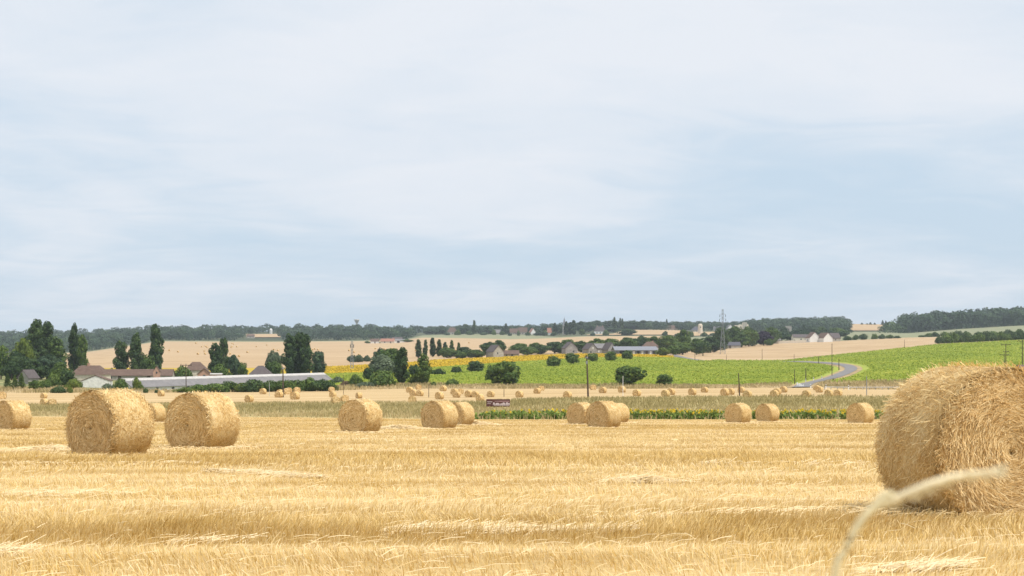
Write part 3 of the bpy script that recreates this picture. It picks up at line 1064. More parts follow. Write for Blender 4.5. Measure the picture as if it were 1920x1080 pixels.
def trunk_mesh(kind, W_, H, seed):
    rng = random.Random(seed)
    m = MB()
    r = {'bush': 0.08, 'round': 0.17, 'wide': 0.38, 'poplar': 0.32, 'ragged': 0.34, 'conifer': 0.22}[kind]
    top = H * (0.85 if kind in ('poplar', 'conifer', 'ragged') else 0.5)
    m.tube([(0, 0, -0.4), (0.03, 0, 0.15 * top), (0.05 * W_ * 0.2, 0.02, 0.6 * top), (0, 0, top)], [r * 1.35, r, r * 0.7, r * 0.25], 8)
    for k in range(5):
        a = k * 1.257 + rng.random()
        z = top * (0.35 + 0.12 * k)
        ln = W_ * (0.28 if kind != 'poplar' else 0.2)
        m.tube([(0, 0, z), (math.cos(a) * ln * 0.5, math.sin(a) * ln * 0.5, z + ln * 0.5), (math.cos(a) * ln, math.sin(a) * ln, z + ln * 0.8)], [r * 0.5, r * 0.32, r * 0.12], 5)
    me = bpy.data.meshes.new('trunk')
    me.from_pydata(m.v, [], m.f)
    me.materials.append(M_BARK)
    me.update()
    return me


_cr, _tk = {}, {}
NVAR = {'round': 4, 'bush': 3, 'wide': 4, 'poplar': 4, 'ragged': 3, 'conifer': 2}
_tn = 0


def tree_at(kind, col, p, H_, W_, label, cat='tree', group=None, name=None):
    global _tn
    _tn += 1
    var = _tn % NVAR[kind]
    key = (kind, var)
    if (key, col) not in _cr:
        V, Fq, T, w0, h0 = crown_np(kind, 900 + hash(kind) % 1 + 17 * var + 100 * list(NVAR).index(kind))
        hx = np.percentile(np.abs(V[:, :2]), 99.0) * 2
        hz = V[:, 2].max()
        me = mesh_np('crown', V, Fq, T)
        me.materials.append(LEAF[col])
        _cr[(key, col)] = (me, hx, hz)
    me, w0, h0 = _cr[(key, col)]
    if key not in _tk:
        _tk[key] = trunk_mesh(kind, w0, h0, var)
    nm = name or {'round': 'round_tree', 'bush': 'bush', 'wide': 'broadleaf_tree', 'poplar': 'poplar_tree', 'ragged': 'poplar_tree', 'conifer': 'conifer_tree'}[kind]
    root = thing(nm, p, label, cat, group, rz=(_tn * 2.4) % 6.283)
    root.scale = (W_ / w0, W_ / w0, H_ / h0)
    link('trunk', _tk[key], None, root)
    link('crown', me, None, root)
    return root


def tree(kind, col, u, vtop, w, base, label, group=None, cat=None, name=None):
    """w: crown width in photo pixels; base: row of the foot, or minus the distance"""
    p = spot(u, base)
    H_ = -(vtop - YH) / F * p.y - p.z
    return tree_at(kind, col, p, max(H_, 0.5), w / F * p.y, label, cat or ('bush' if kind == 'bush' else 'tree'), group, name)


G1 = 'scattered round trees in the green field'
for a in [
    ('round', 'green', 946, 676, 62, 724, 'large spreading tree at the lower edge of the green field, left of the wooden pole', G1),
    ('bush', 'green', 922, 681, 24, 716, 'small leafy tree growing against the large spreading field tree', G1),
    ('round', 'green', 1178, 684, 57, 725, 'broad dark round tree behind the thin white pole', G1),
    ('round', 'green', 1246, 701, 29, 725, 'small round tree at the field edge, sunny side of the broad dark round tree', G1),
    ('round', 'green', 1038, 667, 28, 689, 'first round orchard tree of the row of five in the green field', G1),
    ('round', 'green', 1075, 661, 30, 685, 'second and largest round orchard tree in the row of five', G1),
    ('round', 'green', 1112, 661, 23, 680, 'third round orchard tree, right above the wooden pole', G1),
    ('round', 'green', 1145, 658, 22, 678, 'fourth round orchard tree, before the grey barn', G1),
    ('round', 'green', 1176, 656, 22, 675, 'last round orchard tree of the row, before the open shed', G1),
    ('bush', 'dark', 822, 690, 28, 705, 'dark oblong bush in the field behind the tall bushy poplar', G1),
    ('bush', 'dark', 856, 686, 24, 701, 'dark low bush second in line in the upper green field', G1),
    ('round', 'dark', 892, 676, 31, 699, 'dark round tree third in line in the upper green field', G1),
    ('bush', 'green', 847, 709, 28, 725, 'low dome shaped bush on the lower edge of the green field', G1),
    ('bush', 'green', 1122, 720, 9, 727, 'tiny shrub on the field edge beside the wooden pole', G1),
    ('bush', 'green', 1266, 719, 7, 726, 'tiny shrub at the field edge right of the small round tree', G1),
]:
    tree(*a)
G2 = 'tree clump by the yellow flower strip'
for a in [
    ('wide', 'grey', 717, 664, 50, 708, 'big silvery willow with a rounded crown in the middle clump', G2),
    ('wide', 'green', 736, 652, 50, -640, 'dark green tree rising behind the silvery willow', G2),
    ('round', 'blue', 710, 651, 26, -660, 'blue green tree top behind the silvery willow', G2),
    ('round', 'dark', 690, 688, 22, 715, 'dark small tree at the edge of the willow clump', G2),
    ('bush', 'green', 716, 692, 56, 725, 'broad low green bush below the silvery willow', G2),
    ('ragged', 'dark', 754, 650, 30, 722, 'dark upright poplar beside the silvery willow', G2),
    ('ragged', 'green', 794, 662, 28, 723, 'tall bushy poplar standing alone at the field edge', G2),
    ('round', 'dark', 779, 682, 22, 712, 'dark small tree hugging the tall bushy poplar', G2),
    ('bush', 'lime', 778, 700, 26, 722, 'light green bush between the two poplars', G2),
    ('bush', 'dark', 703, 712, 18, 726, 'dark small bush at the foot of the willow clump', G2),
    ('bush', 'green', 667, 700, 26, 725, 'green bush standing alone before the yellow strip', G2),
    ('bush', 'grey', 684, 715, 36, 727, 'low grey green shrub between the lone bush and the willow', G2),
    ('bush', 'grey', 634, 705, 28, 722, 'grey green bush at the end of the long shed', G2),
    ('bush', 'brown', 650, 713, 26, 725, 'dry brownish bush right of the long shed', G2),
    ('bush', 'green', 812, 715, 14, 725, 'small tuft of a bush at the foot of the tall bushy poplar', G2),
]:
    tree(*a)
G3 = 'row of seven slim poplars'
for i, (u, vt, w, lab) in enumerate([
    (784, 636, 13, 'first slim poplar of the row of seven, broadest and nearest the white strip'), (798, 636, 10, 'second slim poplar of the row of seven'),
    (811, 633, 14, 'third and tallest slim poplar of the row of seven'), (823, 636, 12, 'fourth slim poplar of the row of seven'),
    (835, 641, 11, 'fifth and slimmest poplar of the row of seven'), (847, 637, 10, 'sixth slim poplar of the row of seven'),
    (860, 642, 9, 'last and shortest slim poplar of the row of seven')]):
    tree('poplar', 'dark' if i < 5 else 'green', u, vt, w, -960 - i * 6, lab, G3)
G4 = 'trees and bushes around the barns'
for a in [
    ('wide', 'green', 838, 650, 30, -930, 'low broad tree under the slim poplars', G4),
    ('wide', 'dark', 872, 650, 40, -925, 'dark broad tree left of the stone barn', G4),
    ('wide', 'green', 856, 657, 36, -905, 'green bushy tree before the dark broad one left of the stone barn', G4),
    ('wide', 'green', 893, 655, 36, -905, 'green bushy tree leaning against the stone barn', G4),
    ('wide', 'dark', 917, 640, 34, -990, 'big dark tree directly behind the stone barn', G4),
    ('wide', 'dark', 934, 637, 32, -1000, 'tall tree right of the big dark one behind the stone barn', G4),
    ('wide', 'green', 976, 643, 38, -1030, 'green tree above the low tiled wing of the stone barn', G4),
    ('wide', 'green', 990, 650, 40, -960, 'green tree beside the low tiled wing', G4),
    ('wide', 'dark', 1012, 645, 40, -985, 'dark tree in the belt behind the flowers, next to the low wing', G4),
    ('wide', 'green', 1006, 642, 34, -1040, 'rear tree of the belt right of the stone barn', G4),
    ('wide', 'dark', 1040, 640, 44, -1000, 'dark dense tree in the belt left of the grey gabled house', G4),
    ('wide', 'green', 1066, 636, 40, -1040, 'tree rising behind the first grey gabled house', G4),
    ('wide', 'dark', 1090, 638, 36, -1020, 'dark tree between the two grey gabled houses', G4),
    ('wide', 'green', 1118, 634, 38, -1060, 'tree behind the second grey gabled house', G4),
    ('wide', 'green', 1146, 634, 38, -1080, 'tree in the belt above the grey barn roofs', G4),
    ('wide', 'green', 1176, 632, 40, -1080, 'tree in the belt above the open metal shed', G4),
    ('wide', 'dark', 1202, 629, 40, -1090, 'tall tree in the belt beyond the metal shed', G4),
    ('wide', 'green', 1228, 630, 38, -1080, 'tree behind the brown tiled roof', G4),
    ('wide', 'green', 1252, 628, 44, -1050, 'tree in the belt above the end of the shed', G4),
    ('wide', 'lime', 1243, 651, 26, -900, 'yellowish bush at the end of the metal shed', G4),
    ('round', 'green', 1262, 647, 26, -905, 'round green tree between the yellowish bush and the road', G4),
    ('wide', 'green', 1280, 617, 32, -1080, 'tall tree sticking up above the roadside belt', G4),
    ('wide', 'green', 1280, 642, 40, -960, 'broad tree by the bend of the upper road', G4),
    ('wide', 'green', 1306, 634, 38, -1000, 'broad tree over the upper road, between others', G4),
    ('round', 'dark', 1318, 640, 32, -960, 'dark round tree over the upper road', G4),
    ('wide', 'dark', 1332, 630, 40, -1060, 'dark broad tree left of the pylon', G4),
    ('wide', 'dark', 1352, 612, 30, -1180, 'dark purple brown tree right behind the pylon', G4),
    ('wide', 'green', 1377, 611, 40, -1220, 'large green tree just right of the pylon', G4),
    ('wide', 'green', 1404, 611, 36, -1240, 'large bright tree beside the purple one', G4),
    ('wide', 'green', 1390, 624, 36, -1210, 'lower green tree in front of the two large ones by the pylon', G4),
    ('wide', 'purple', 1432, 620, 32, -1260, 'dark purple leaved tree near the ruin', G4),
    ('wide', 'green', 1447, 612, 30, -1320, 'green tree behind the purple leaved one', G4),
    ('bush', 'green', 1442, 634, 18, -1250, 'green bush at the foot of the purple leaved tree', G4),
    ('bush', 'dark', 1476, 637, 12, -1340, 'first small dark bush by the pale wall', G4),
    ('bush', 'dark', 1489, 637, 10, -1340, 'second small dark bush by the pale wall', G4),
]:
    tree(*a)
G10 = 'trees filling the middle of the right slope'
for i, (u, vt, w, d, c, lab) in enumerate([(1466, 622, 26, 1480, 'blue', 'tree over the roof of the low house left of the white gables'), (1482, 626, 24, 1460, 'dark', 'lower tree left of the low house by the white gables'), (1500, 616, 26, 1700, 'blue', 'tree standing high behind the low house by the white gables'),
        (1418, 626, 20, 1300, 'blue', 'tree between the bright tree and the purple one'), (1550, 617, 26, 1700, 'blue', 'tree exactly behind the two white gables'), (1580, 620, 20, 1700, 'dark', 'tree at the sunny end of the slate roofed house'), (1533, 613, 22, 2000, 'blue', 'rear tree above the bright white gable')]):
    tree('wide', c, u, vt, w, -d, lab, G10)
G5 = 'trees of the farm village'
for a in [
    ('round', 'green', 2, 645, 34, -560, 'green tree cut by the left edge of the frame', G5),
    ('wide', 'lime', 43, 632, 38, -600, 'lighter green round tree beside the tall double poplar', G5),
    ('wide', 'dark', 33, 656, 46, -560, 'dark tree below the lighter round tree', G5),
    ('ragged', 'dark', 66, 597, 36, -620, 'tallest poplar of the farm village', G5),
    ('ragged', 'dark', 88, 601, 38, -630, 'second tall poplar, broadening down its sunny side', G5),
    ('ragged', 'green', 106, 630, 36, -610, 'shorter green poplar on the sunny side of the tall pair', G5),
    ('wide', 'blue', 88, 663, 52, -560, 'grey blue cedar below the tall poplars', G5),
    ('wide', 'dark', 60, 672, 44, -550, 'dark tree below the tallest poplar', G5),
    ('ragged', 'dark', 140, 604, 25, -640, 'tall narrow poplar standing apart before the wooded hill', G5),
    ('ragged', 'green', 155, 626, 20, -630, 'shorter poplar clinging to the tall narrow one', G5),
    ('ragged', 'dark', 226, 638, 29, -640, 'first dark poplar of three over the brown roofs', G5),
    ('ragged', 'dark', 256, 622, 28, -640, 'second dark poplar of three over the brown roofs', G5),
    ('ragged', 'dark', 293, 606, 27, -640, 'third and tallest dark poplar of three over the brown roofs', G5),
    ('round', 'green', 277, 664, 30, -620, 'bushy tree at the foot of the third dark poplar', G5),
    ('round', 'green', 62, 712, 22, 733, 'leafy tree half hiding the cottage with the slate roof', G5),
    ('wide', 'green', 112, 678, 34, -540, 'green tree between the cedar and the brown roofed farmhouse', G5),
    ('wide', 'dark', 22, 676, 30, -540, 'dark tree at the left behind the small conical trees', G5),
    ('bush', 'lime', 208, 689, 18, -600, 'small light bush over the brown roofs', G5),
    ('ragged', 'dark', 403, 642, 24, -600, 'left poplar of the pair before the tan hillside', G5),
    ('ragged', 'dark', 420, 632, 22, -610, 'taller poplar of the pair before the tan hillside', G5),
    ('wide', 'blue', 438, 664, 24, -590, 'blue green tree below the poplar pair', G5),
    ('round', 'green', 455, 679, 19, -580, 'small round bushy tree at the end of the poplar pair', G5),
    ('bush', 'green', 414, 681, 40, -550, 'green bush in front of the poplar pair', G5),
    ('ragged', 'dark', 543, 624, 30, -600, 'left trunk of the dark dense poplar block', G5),
    ('ragged', 'dark', 559, 622, 32, -605, 'middle of the dark dense poplar block', G5),
    ('ragged', 'dark', 573, 625, 30, -600, 'right side of the dark dense poplar block', G5),
    ('wide', 'grey', 514, 655, 30, -610, 'silvery round tree left of the dark poplar block', G5),
    ('round', 'green', 514, 676, 31, -570, 'bright green round tree below the silvery one', G5),
    ('round', 'blue', 597, 657, 28, -640, 'round blue green tree on the sunny side of the dark poplar block', G5),
    ('bush', 'yellow', 529, 690, 9, -560, 'small yellow flowering bush above the shed ridge', G5),
    ('bush', 'green', 343, 684, 34, -570, 'green bush with a utility pole in front, over the roofs', G5),
    ('round', 'green', 366, 681, 20, -600, 'dark small tree behind the hipped brown roof', G5),
    ('conifer', 'green', 14, 700, 17, 730, 'first small conical tree at the field edge', G5),
    ('conifer', 'green', 28, 703, 14, 730, 'second small conical tree at the field edge', G5),
    ('conifer', 'green', 40, 699, 18, 730, 'third small conical tree at the field edge', G5),
    ('bush', 'green', 80, 712, 34, 730, 'green bush between the slate roof and the dark bush', G5),
    ('bush', 'green', 104, 696, 38, 727, 'tall bushy shrub below the grey blue cedar', G5),
    ('round', 'dark', 125, 689, 30, 727, 'dark round tree at the gable of the brown roofed house', G5),
    ('bush', 'lime', 138, 708, 34, 730, 'yellow green bush beside the white gable', G5),
    ('bush', 'dark', 110, 723, 28, 737, 'low dark mound shaped bush on the field edge', G5),
    ('bush', 'lime', 131, 722, 12, 737, 'yellow green weed bush beside the low dark mound', G5),
    ('bush', 'grey', 201, 718, 26, 734, 'pale green bush before the white gable', G5),
    ('bush', 'green', 226, 708, 30, 734, 'grey green shrub between white gable and long shed', G5),
    ('bush', 'lime', 257, 706, 22, 735, 'feathery light green young tree before the long shed', G5),
    ('bush', 'dark', 273, 727, 10, 737, 'small dark shrub at the shed wall by the young tree', G5),
    ('bush', 'dark', 293, 730, 8, 737, 'smallest dark shrub at the white shed wall', G5),
]:
    tree(*a)
G6 = 'bushes of the hedge along the long shed'
for i, (u, vt, w, vb, col) in enumerate([(350, 728, 34, 736, 'lime'), (376, 722, 36, 735.5, 'green'), (404, 720, 36, 735.5, 'green'), (428, 716, 34, 735, 'green'), (456, 719, 28, 735, 'lime'), (478, 712, 42, 735, 'dark'), (504, 715, 34, 734.5, 'green'), (528, 714, 36, 734, 'green'), (552, 713, 36, 734, 'green'), (578, 709, 36, 733.5, 'green'), (600, 712, 34, 733.5, 'dark'), (616, 714, 26, 733, 'green')]):
    tree('bush', col, u, vt - 2.5, w * 1.35, vb, ['lowest light green bush at the pole end of the shed hedge', 'second bush of the shed hedge, small and green', 'third bush of the shed hedge', 'fourth bush of the shed hedge, rounded', 'yellowish bush of the shed hedge below the hip roof', 'largest dark bush of the shed hedge', 'hedge bush right of the largest dark one', 'hedge bush at the dark utility pole', 'hedge bush on the sunny side of the dark utility pole', 'tall round bush near the sunny end of the shed hedge', 'dark bush at the gable corner of the long shed', 'last bush of the shed hedge beside the dry brown bush'][i], G6)
G7 = 'bushes on the far hillside'
for a in [
    ('bush', 'blue', 661, 665, 22, 679, 'dark bush on the tan slope with the lattice mast before it', G7),
    ('bush', 'blue', 672, 664, 20, 679, 'rounded dark bush merging with the one at the lattice mast', G7),
    ('bush', 'blue', 688, 665, 13, 678, 'small dark bush on the tan slope, alone', G7),
    ('bush', 'green', 689, 639, 12, -1900, 'small tree left of the hillside farm', G7),
    ('wide', 'green', 764, 636, 22, -1850, 'tree right of the hillside farm', G7),
    ('wide', 'blue', 755, 632, 20, -1950, 'taller tree at the wood corner above the hillside farm', G7),
    ('bush', 'green', 716, 641, 22, -1900, 'low tree between the hillside farm roofs', G7),
]:
    tree(*a)
G8 = 'hedge bushes on the right hillside'
hl = ['', ]
for i in range(15):
    u = 1762 + i * 12.5
    vb = 640.0 - 0.012 * (u - 1760) - (1.0 if i < 12 else 2)
    tree('bush', ['dark', 'green', 'green', 'dark'][i % 4], u, vb - 9.5 - 9 * ((i * 7) % 5) / 5 - i * 0.28, 18 + 9 * ((i * 3) % 4) / 3, -1010 - 5 * i, 'bush of the long dark hedge above the bright green slope', G8)
for i, (u, vt, w) in enumerate([(1728, 628, 18), (1742, 624, 18), (1754, 622, 16), (1772, 621, 18), (1796, 619, 20), (1812, 620, 18), (1836, 621, 20), (1862, 620, 22), (1890, 617, 22), (1912, 616, 22)]):
    tree('bush', ['dark', 'green'][i % 2], u, vt, w, -1430, 'bush of the upper hedge line below the right hand wood', 'upper hedge on the right hillside')
for i, (u, vt, w) in enumerate([(1589, 629, 16), (1604, 627, 12), (1619, 625, 18), (1640, 625, 14), (1653, 626, 16), (1668, 627, 16), (1682, 629, 14)]):
    tree('bush', ['dark', 'green'][i % 2], u, vt, w, -1400, ['bush right beside the white gabled house', 'second bush right of the white gabled house', 'dark bush in the gap of the far low hedge', 'first bush of the far low hedge', 'middle bush of the far low hedge', 'fourth bush of the far low hedge', 'last bush of the far low hedge'][i], 'far low hedge by the white gabled house')

# village trees on the skyline
G9 = 'village trees on the skyline'
SKY = [('wide', 'blue', 830, 611, 16, -2500, 'skyline tree left of the first skyline house'), ('wide', 'blue', 806, 617, 26, -2560, 'low skyline tree at the end of the wood'), ('wide', 'blue', 822, 618, 18, -2540, 'low skyline tree next to the end of the wood'),
       ('wide', 'blue', 873, 607, 20, -2480, 'broad skyline tree right of the first skyline house'), ('poplar', 'dark', 889, 600, 8, -2480, 'single slim cypress standing out on the skyline'), ('wide', 'blue', 863, 615, 14, -2480, 'small skyline tree touching the first skyline house'),
       ('wide', 'blue', 902, 615, 16, -2500, 'low skyline tree right of the cypress'), ('wide', 'blue', 916, 611, 20, -2500, 'skyline tree in the middle of the gap'), ('conifer', 'blue', 928, 610, 8, -2520, 'small pointed skyline conifer'),
       ('wide', 'blue', 939, 611, 22, -2520, 'skyline tree beside the tallest pointed one'), ('poplar', 'blue', 949, 606, 8, -2500, 'upright skyline tree left of the twin roofed houses'), ('wide', 'blue', 956, 612, 14, -2540, 'skyline tree left of the red roofs'),
       ('wide', 'blue', 969, 612, 12, -2560, 'skyline tree showing between the red roofs'), ('wide', 'blue', 995, 611, 26, -2560, 'skyline tree behind the small white gable'), ('wide', 'blue', 1014, 619, 20, -2300, 'lower tree right of the small white gable'),
       ('wide', 'blue', 1024, 610, 22, -2500, 'skyline tree beside the red wall'), ('conifer', 'blue', 1026, 607, 8, -2480, 'pointed skyline tree beside the red wall'), ('poplar', 'dark', 1040, 605, 10, -2350, 'first of the slim dark village trees before the spire'),
       ('wide', 'blue', 1049, 608, 16, -2350, 'rounded village tree left of the spire'), ('poplar', 'dark', 1062, 602, 12, -2300, 'dark upright tree at the foot of the spire'), ('poplar', 'blue', 1069, 604, 9, -2300, 'slim tree right of the spire'),
       ('poplar', 'dark', 1076, 600, 13, -2300, 'broad dark upright tree right of the spire'), ('wide', 'blue', 1090, 602, 22, -2450, 'rounded tree between the spire and the white mansion'), ('round', 'green', 1091, 616, 12, -2200, 'small green tree before the village, under the rounded one'),
       ('wide', 'blue', 1104, 603, 28, -2500, 'skyline tree above the white mansion, left part'), ('wide', 'blue', 1120, 600, 34, -2600, 'broad skyline tree directly above the white mansion'), ('wide', 'blue', 1142, 601, 28, -2600, 'skyline tree right above the white mansion'),
       ('poplar', 'dark', 1152, 594, 9, -2500, 'tallest cypress on the village skyline'), ('poplar', 'dark', 1163, 596, 6, -2500, 'second cypress, right of the tallest one'), ('poplar', 'dark', 1167, 597, 6, -2520, 'third cypress, right of the tallest one'),
       ('wide', 'blue', 1168, 602, 30, -2600, 'skyline tree behind the cypresses'), ('wide', 'blue', 1186, 602, 28, -2600, 'skyline tree right of the cypresses'), ('wide', 'dark', 1176, 616, 36, -2150, 'lower dark wood edge tree before the tan strip'), ('wide', 'blue', 1150, 614, 30, -2400, 'tree right of the white mansion'),
       ('wide', 'blue', 1205, 600, 26, -2600, 'skyline tree in the closed group before the gap'), ('wide', 'blue', 1213, 602, 16, -2600, 'last skyline tree before the gap'), ('wide', 'blue', 1232, 602, 20, -2700, 'skyline tree between the two gaps'),
       ('conifer', 'blue', 1250, 598, 10, -2700, 'pointed conifer on the skyline above the pale house'), ('wide', 'blue', 1252, 605, 24, -2700, 'spreading tree around the pointed skyline conifer'), ('wide', 'blue', 1276, 605, 18, -2650, 'skyline tree left of the pale ruin tower'),
       ('wide', 'blue', 1290, 612, 14, -2650, 'low skyline tree near the pale ruin tower'), ('wide', 'blue', 1318, 608, 10, -2650, 'skyline tree behind the pale ruin tower'), ('conifer', 'blue', 1334, 605, 9, -2650, 'single pointed skyline tree left of the pylon'),
       ('wide', 'blue', 1305, 613, 20, -2700, 'low skyline bushy tree before the gap'), ('wide', 'blue', 1345, 613, 18, -2700, 'low skyline tree behind the pylon'), ('wide', 'blue', 1365, 612, 18, -2700, 'low skyline tree right of the pylon'),
       ('wide', 'blue', 1470, 612, 18, -1700, 'mid distance tree left of the stone tower'), ('poplar', 'blue', 1507, 608, 9, -1750, 'slim tree right of the stone tower'), ('wide', 'blue', 1492, 618, 26, -1600, 'tree in front of the stone tower'),
       ('wide', 'blue', 1522, 610, 26, -1900, 'tree behind the white gabled house, left part'), ('wide', 'green', 1540, 612, 26, -1900, 'tree behind the white gabled house, right part'), ('wide', 'green', 1570, 614, 34, -1800, 'green tree right of the white gabled house'),
       ('wide', 'blue', 1458, 620, 24, -1550, 'tree filling the space right of the purple tree'), ('wide', 'blue', 1512, 622, 26, -1550, 'low tree left of the white gabled house'), ('wide', 'blue', 1586, 612, 22, -2000, 'last tree of the wood end before the pale field')]
for a in SKY:
    tree(*a, G9)
for i, (u, vt) in enumerate([(1594, 606), (1600, 607), (1606, 608), (1616, 605), (1626, 606), (1632, 604), (1640, 605), (1655, 600), (1661, 601)]):
    tree('conifer', 'blue', u, vt, 7, -2950, 'small dark conifer on the skyline above the pale pink field', 'conifers on the skyline above the pale field')


# woods that read as one mass
def wood(name, label, us, seed, step_u, drows, hgt, col, vlo=None, sink=0.0):
    rng = np.random.RandomState(seed)
    P = []
    for d in drows:
        u = us[0] + rng.rand() * step_u
        while u < us[1]:
            dd = d + rng.randn() * 14
            uu = u + rng.randn() * step_u * 0.25
            ok = vlo is None or vlo(uu, dd)
            if ok:
                zg = ground(uu, dd) - sink
                h = hgt * (0.62 + 0.62 * rng.rand())
                r = h * (0.46 + 0.20 * rng.rand())
                n = 170
                p = sphere_pts(n, rng)
                p[:, 2] = np.where(p[:, 2] < -0.35, -p[:, 2], p[:, 2])
                rad = (0.80 + 0.28 * rng.rand(n))[:, None]
                lump = 1 + 0.16 * np.sin(p[:, :1] * 5 + uu) * np.sin(p[:, 2:] * 6 + dd)
                c = np.array([(uu - CU) / F * dd, dd, zg + h * 0.56]) + p * np.array([r, r, h * 0.46]) * rad * lump
                k = 16                          # skirt of low branches down to the ground
                th = rng.rand(k) * 6.283
                lowp = np.stack([np.cos(th) * r * 0.8, np.sin(th) * r * 0.8, h * (0.05 + 0.3 * rng.rand(k)) - h * 0.56], 1) + np.array([(uu - CU) / F * dd, dd, zg + h * 0.56])
                cc = np.concatenate([c, lowp])
                oo = np.concatenate([p, lowp * 0 + np.array([0, -1, 0.2])])
                tone = -0.08 + 0.62 * rng.rand() + 0.5 * rng.rand(n + k) ** 1.5
                P.append(leaves(cc, oo * 1.9, h * 0.14, rng, tone))
            u += step_u * (0.7 + 0.6 * rng.rand())
    V, Fq, T = join(P)
    tag(link(name, mesh_np(name, V, Fq, T), LEAF[col]), label, None, None, 'stuff')


def lw_ok(u, d):
    """left wood: keeps the clearing open, thins where the tan slope reaches up"""
    if 452 < u < 528 and d < 2760:
        return False
    if u > 780:
        return d > 2800
    return True


wood('wood', 'dark wood covering the crest of the left hills', (-420, 800), 71, 12.0, list(range(2035, 3000, 80)), 15.0, 'blue', lambda u, d: lw_ok(u, d) and d > np.interp(u, [-420, 0, 165, 300, 745, 800], [1930, 1930, 2030, 2240, 2240, 2400]), sink=4.0)
wood('wood', 'dark tall wood on the right hand ridge', (1690, 2300), 73, 8.5, [2215, 2260, 2310, 2370, 2440, 2520, 2620], 20.5, 'blue', lambda u, d: True)
wood('wood', 'dark low edge trees at the end of the right hand ridge wood', (1655, 1700), 79, 7, [2215, 2260, 2320], 13, 'dark')
wood('wood', 'even topped blue wood on the horizon behind the ruin', (1402, 1592), 75, 6.5, [2420, 2520, 2610, 2700, 2790, 2880, 2960], 13.5, 'blue')
wood('wood', 'low far wood filling the horizon behind the village', (795, 1400), 77, 6.5, [2600, 2700, 2800, 2900, 2990], 10.0, 'blue')
print('trees done')

# ------------------------------------------------------------------ buildings
def plain(name, c, rough=0.85, sc=1.5, amt=0.18, metal=0.0):
    lo = tuple(v * (1 - amt) for v in c)
    hi = tuple(min(1, v * (1 + amt)) for v in c)
    m = mat_noise(name, [(0.3, lo), (0.5, c), (0.72, hi)], sc, (1, 1, 1), rough)
    m.node_tree.nodes['Principled BSDF'].inputs['Metallic'].default_value = metal
    return m


B = {
    'white': plain('white_render', (0.72, 0.71, 0.68)), 'cream': plain('cream_render', (0.62, 0.55, 0.45)), 'stone': plain('pale_stone', (0.40, 0.37, 0.32), sc=0.9, amt=0.28),
    'grey': plain('grey_stone', (0.30, 0.285, 0.265), sc=0.8, amt=0.3), 'pink': plain('pink_brick', (0.46, 0.28, 0.21)), 'tile': mat_noise('brown_tiles', [(0.3, (0.085, 0.058, 0.046)), (0.5, (0.135, 0.090, 0.070)), (0.72, (0.20, 0.138, 0.108))], 0.9, (1, 1, 3), 0.85, fine=4),
    'red': mat_noise('red_tiles', [(0.3, (0.26, 0.12, 0.085)), (0.6, (0.36, 0.18, 0.13)), (0.8, (0.42, 0.24, 0.18))], 0.9, (1, 1, 3), 0.85, fine=4), 'slate': plain('slate', (0.10, 0.10, 0.12)),
    'purple': plain('weathered_slate', (0.105, 0.088, 0.088)), 'metal': plain('grey_sheet_metal', (0.21, 0.22, 0.25), 0.6), 'fibre': mat_noise('fibre_cement', [(0.3, (0.15, 0.145, 0.148)), (0.5, (0.2, 0.19, 0.192)), (0.72, (0.26, 0.245, 0.24))], 0.5, (1, 1, 1), 0.9, fine=6),
    'pale': plain('pale_sheet', (0.46, 0.44, 0.42)), 'dark': plain('dark_opening', (0.02, 0.02, 0.025), 0.5), 'glass': plain('dark_pane', (0.05, 0.06, 0.07), 0.15), 'wood': plain('old_wood', (0.085, 0.062, 0.045), sc=4),
    'steel': plain('galvanised_steel', (0.28, 0.30, 0.32), 0.5, metal=0.4), 'concrete': plain('concrete', (0.48, 0.48, 0.47)), 'wpost': plain('white_paint', (0.80, 0.80, 0.78)),
}


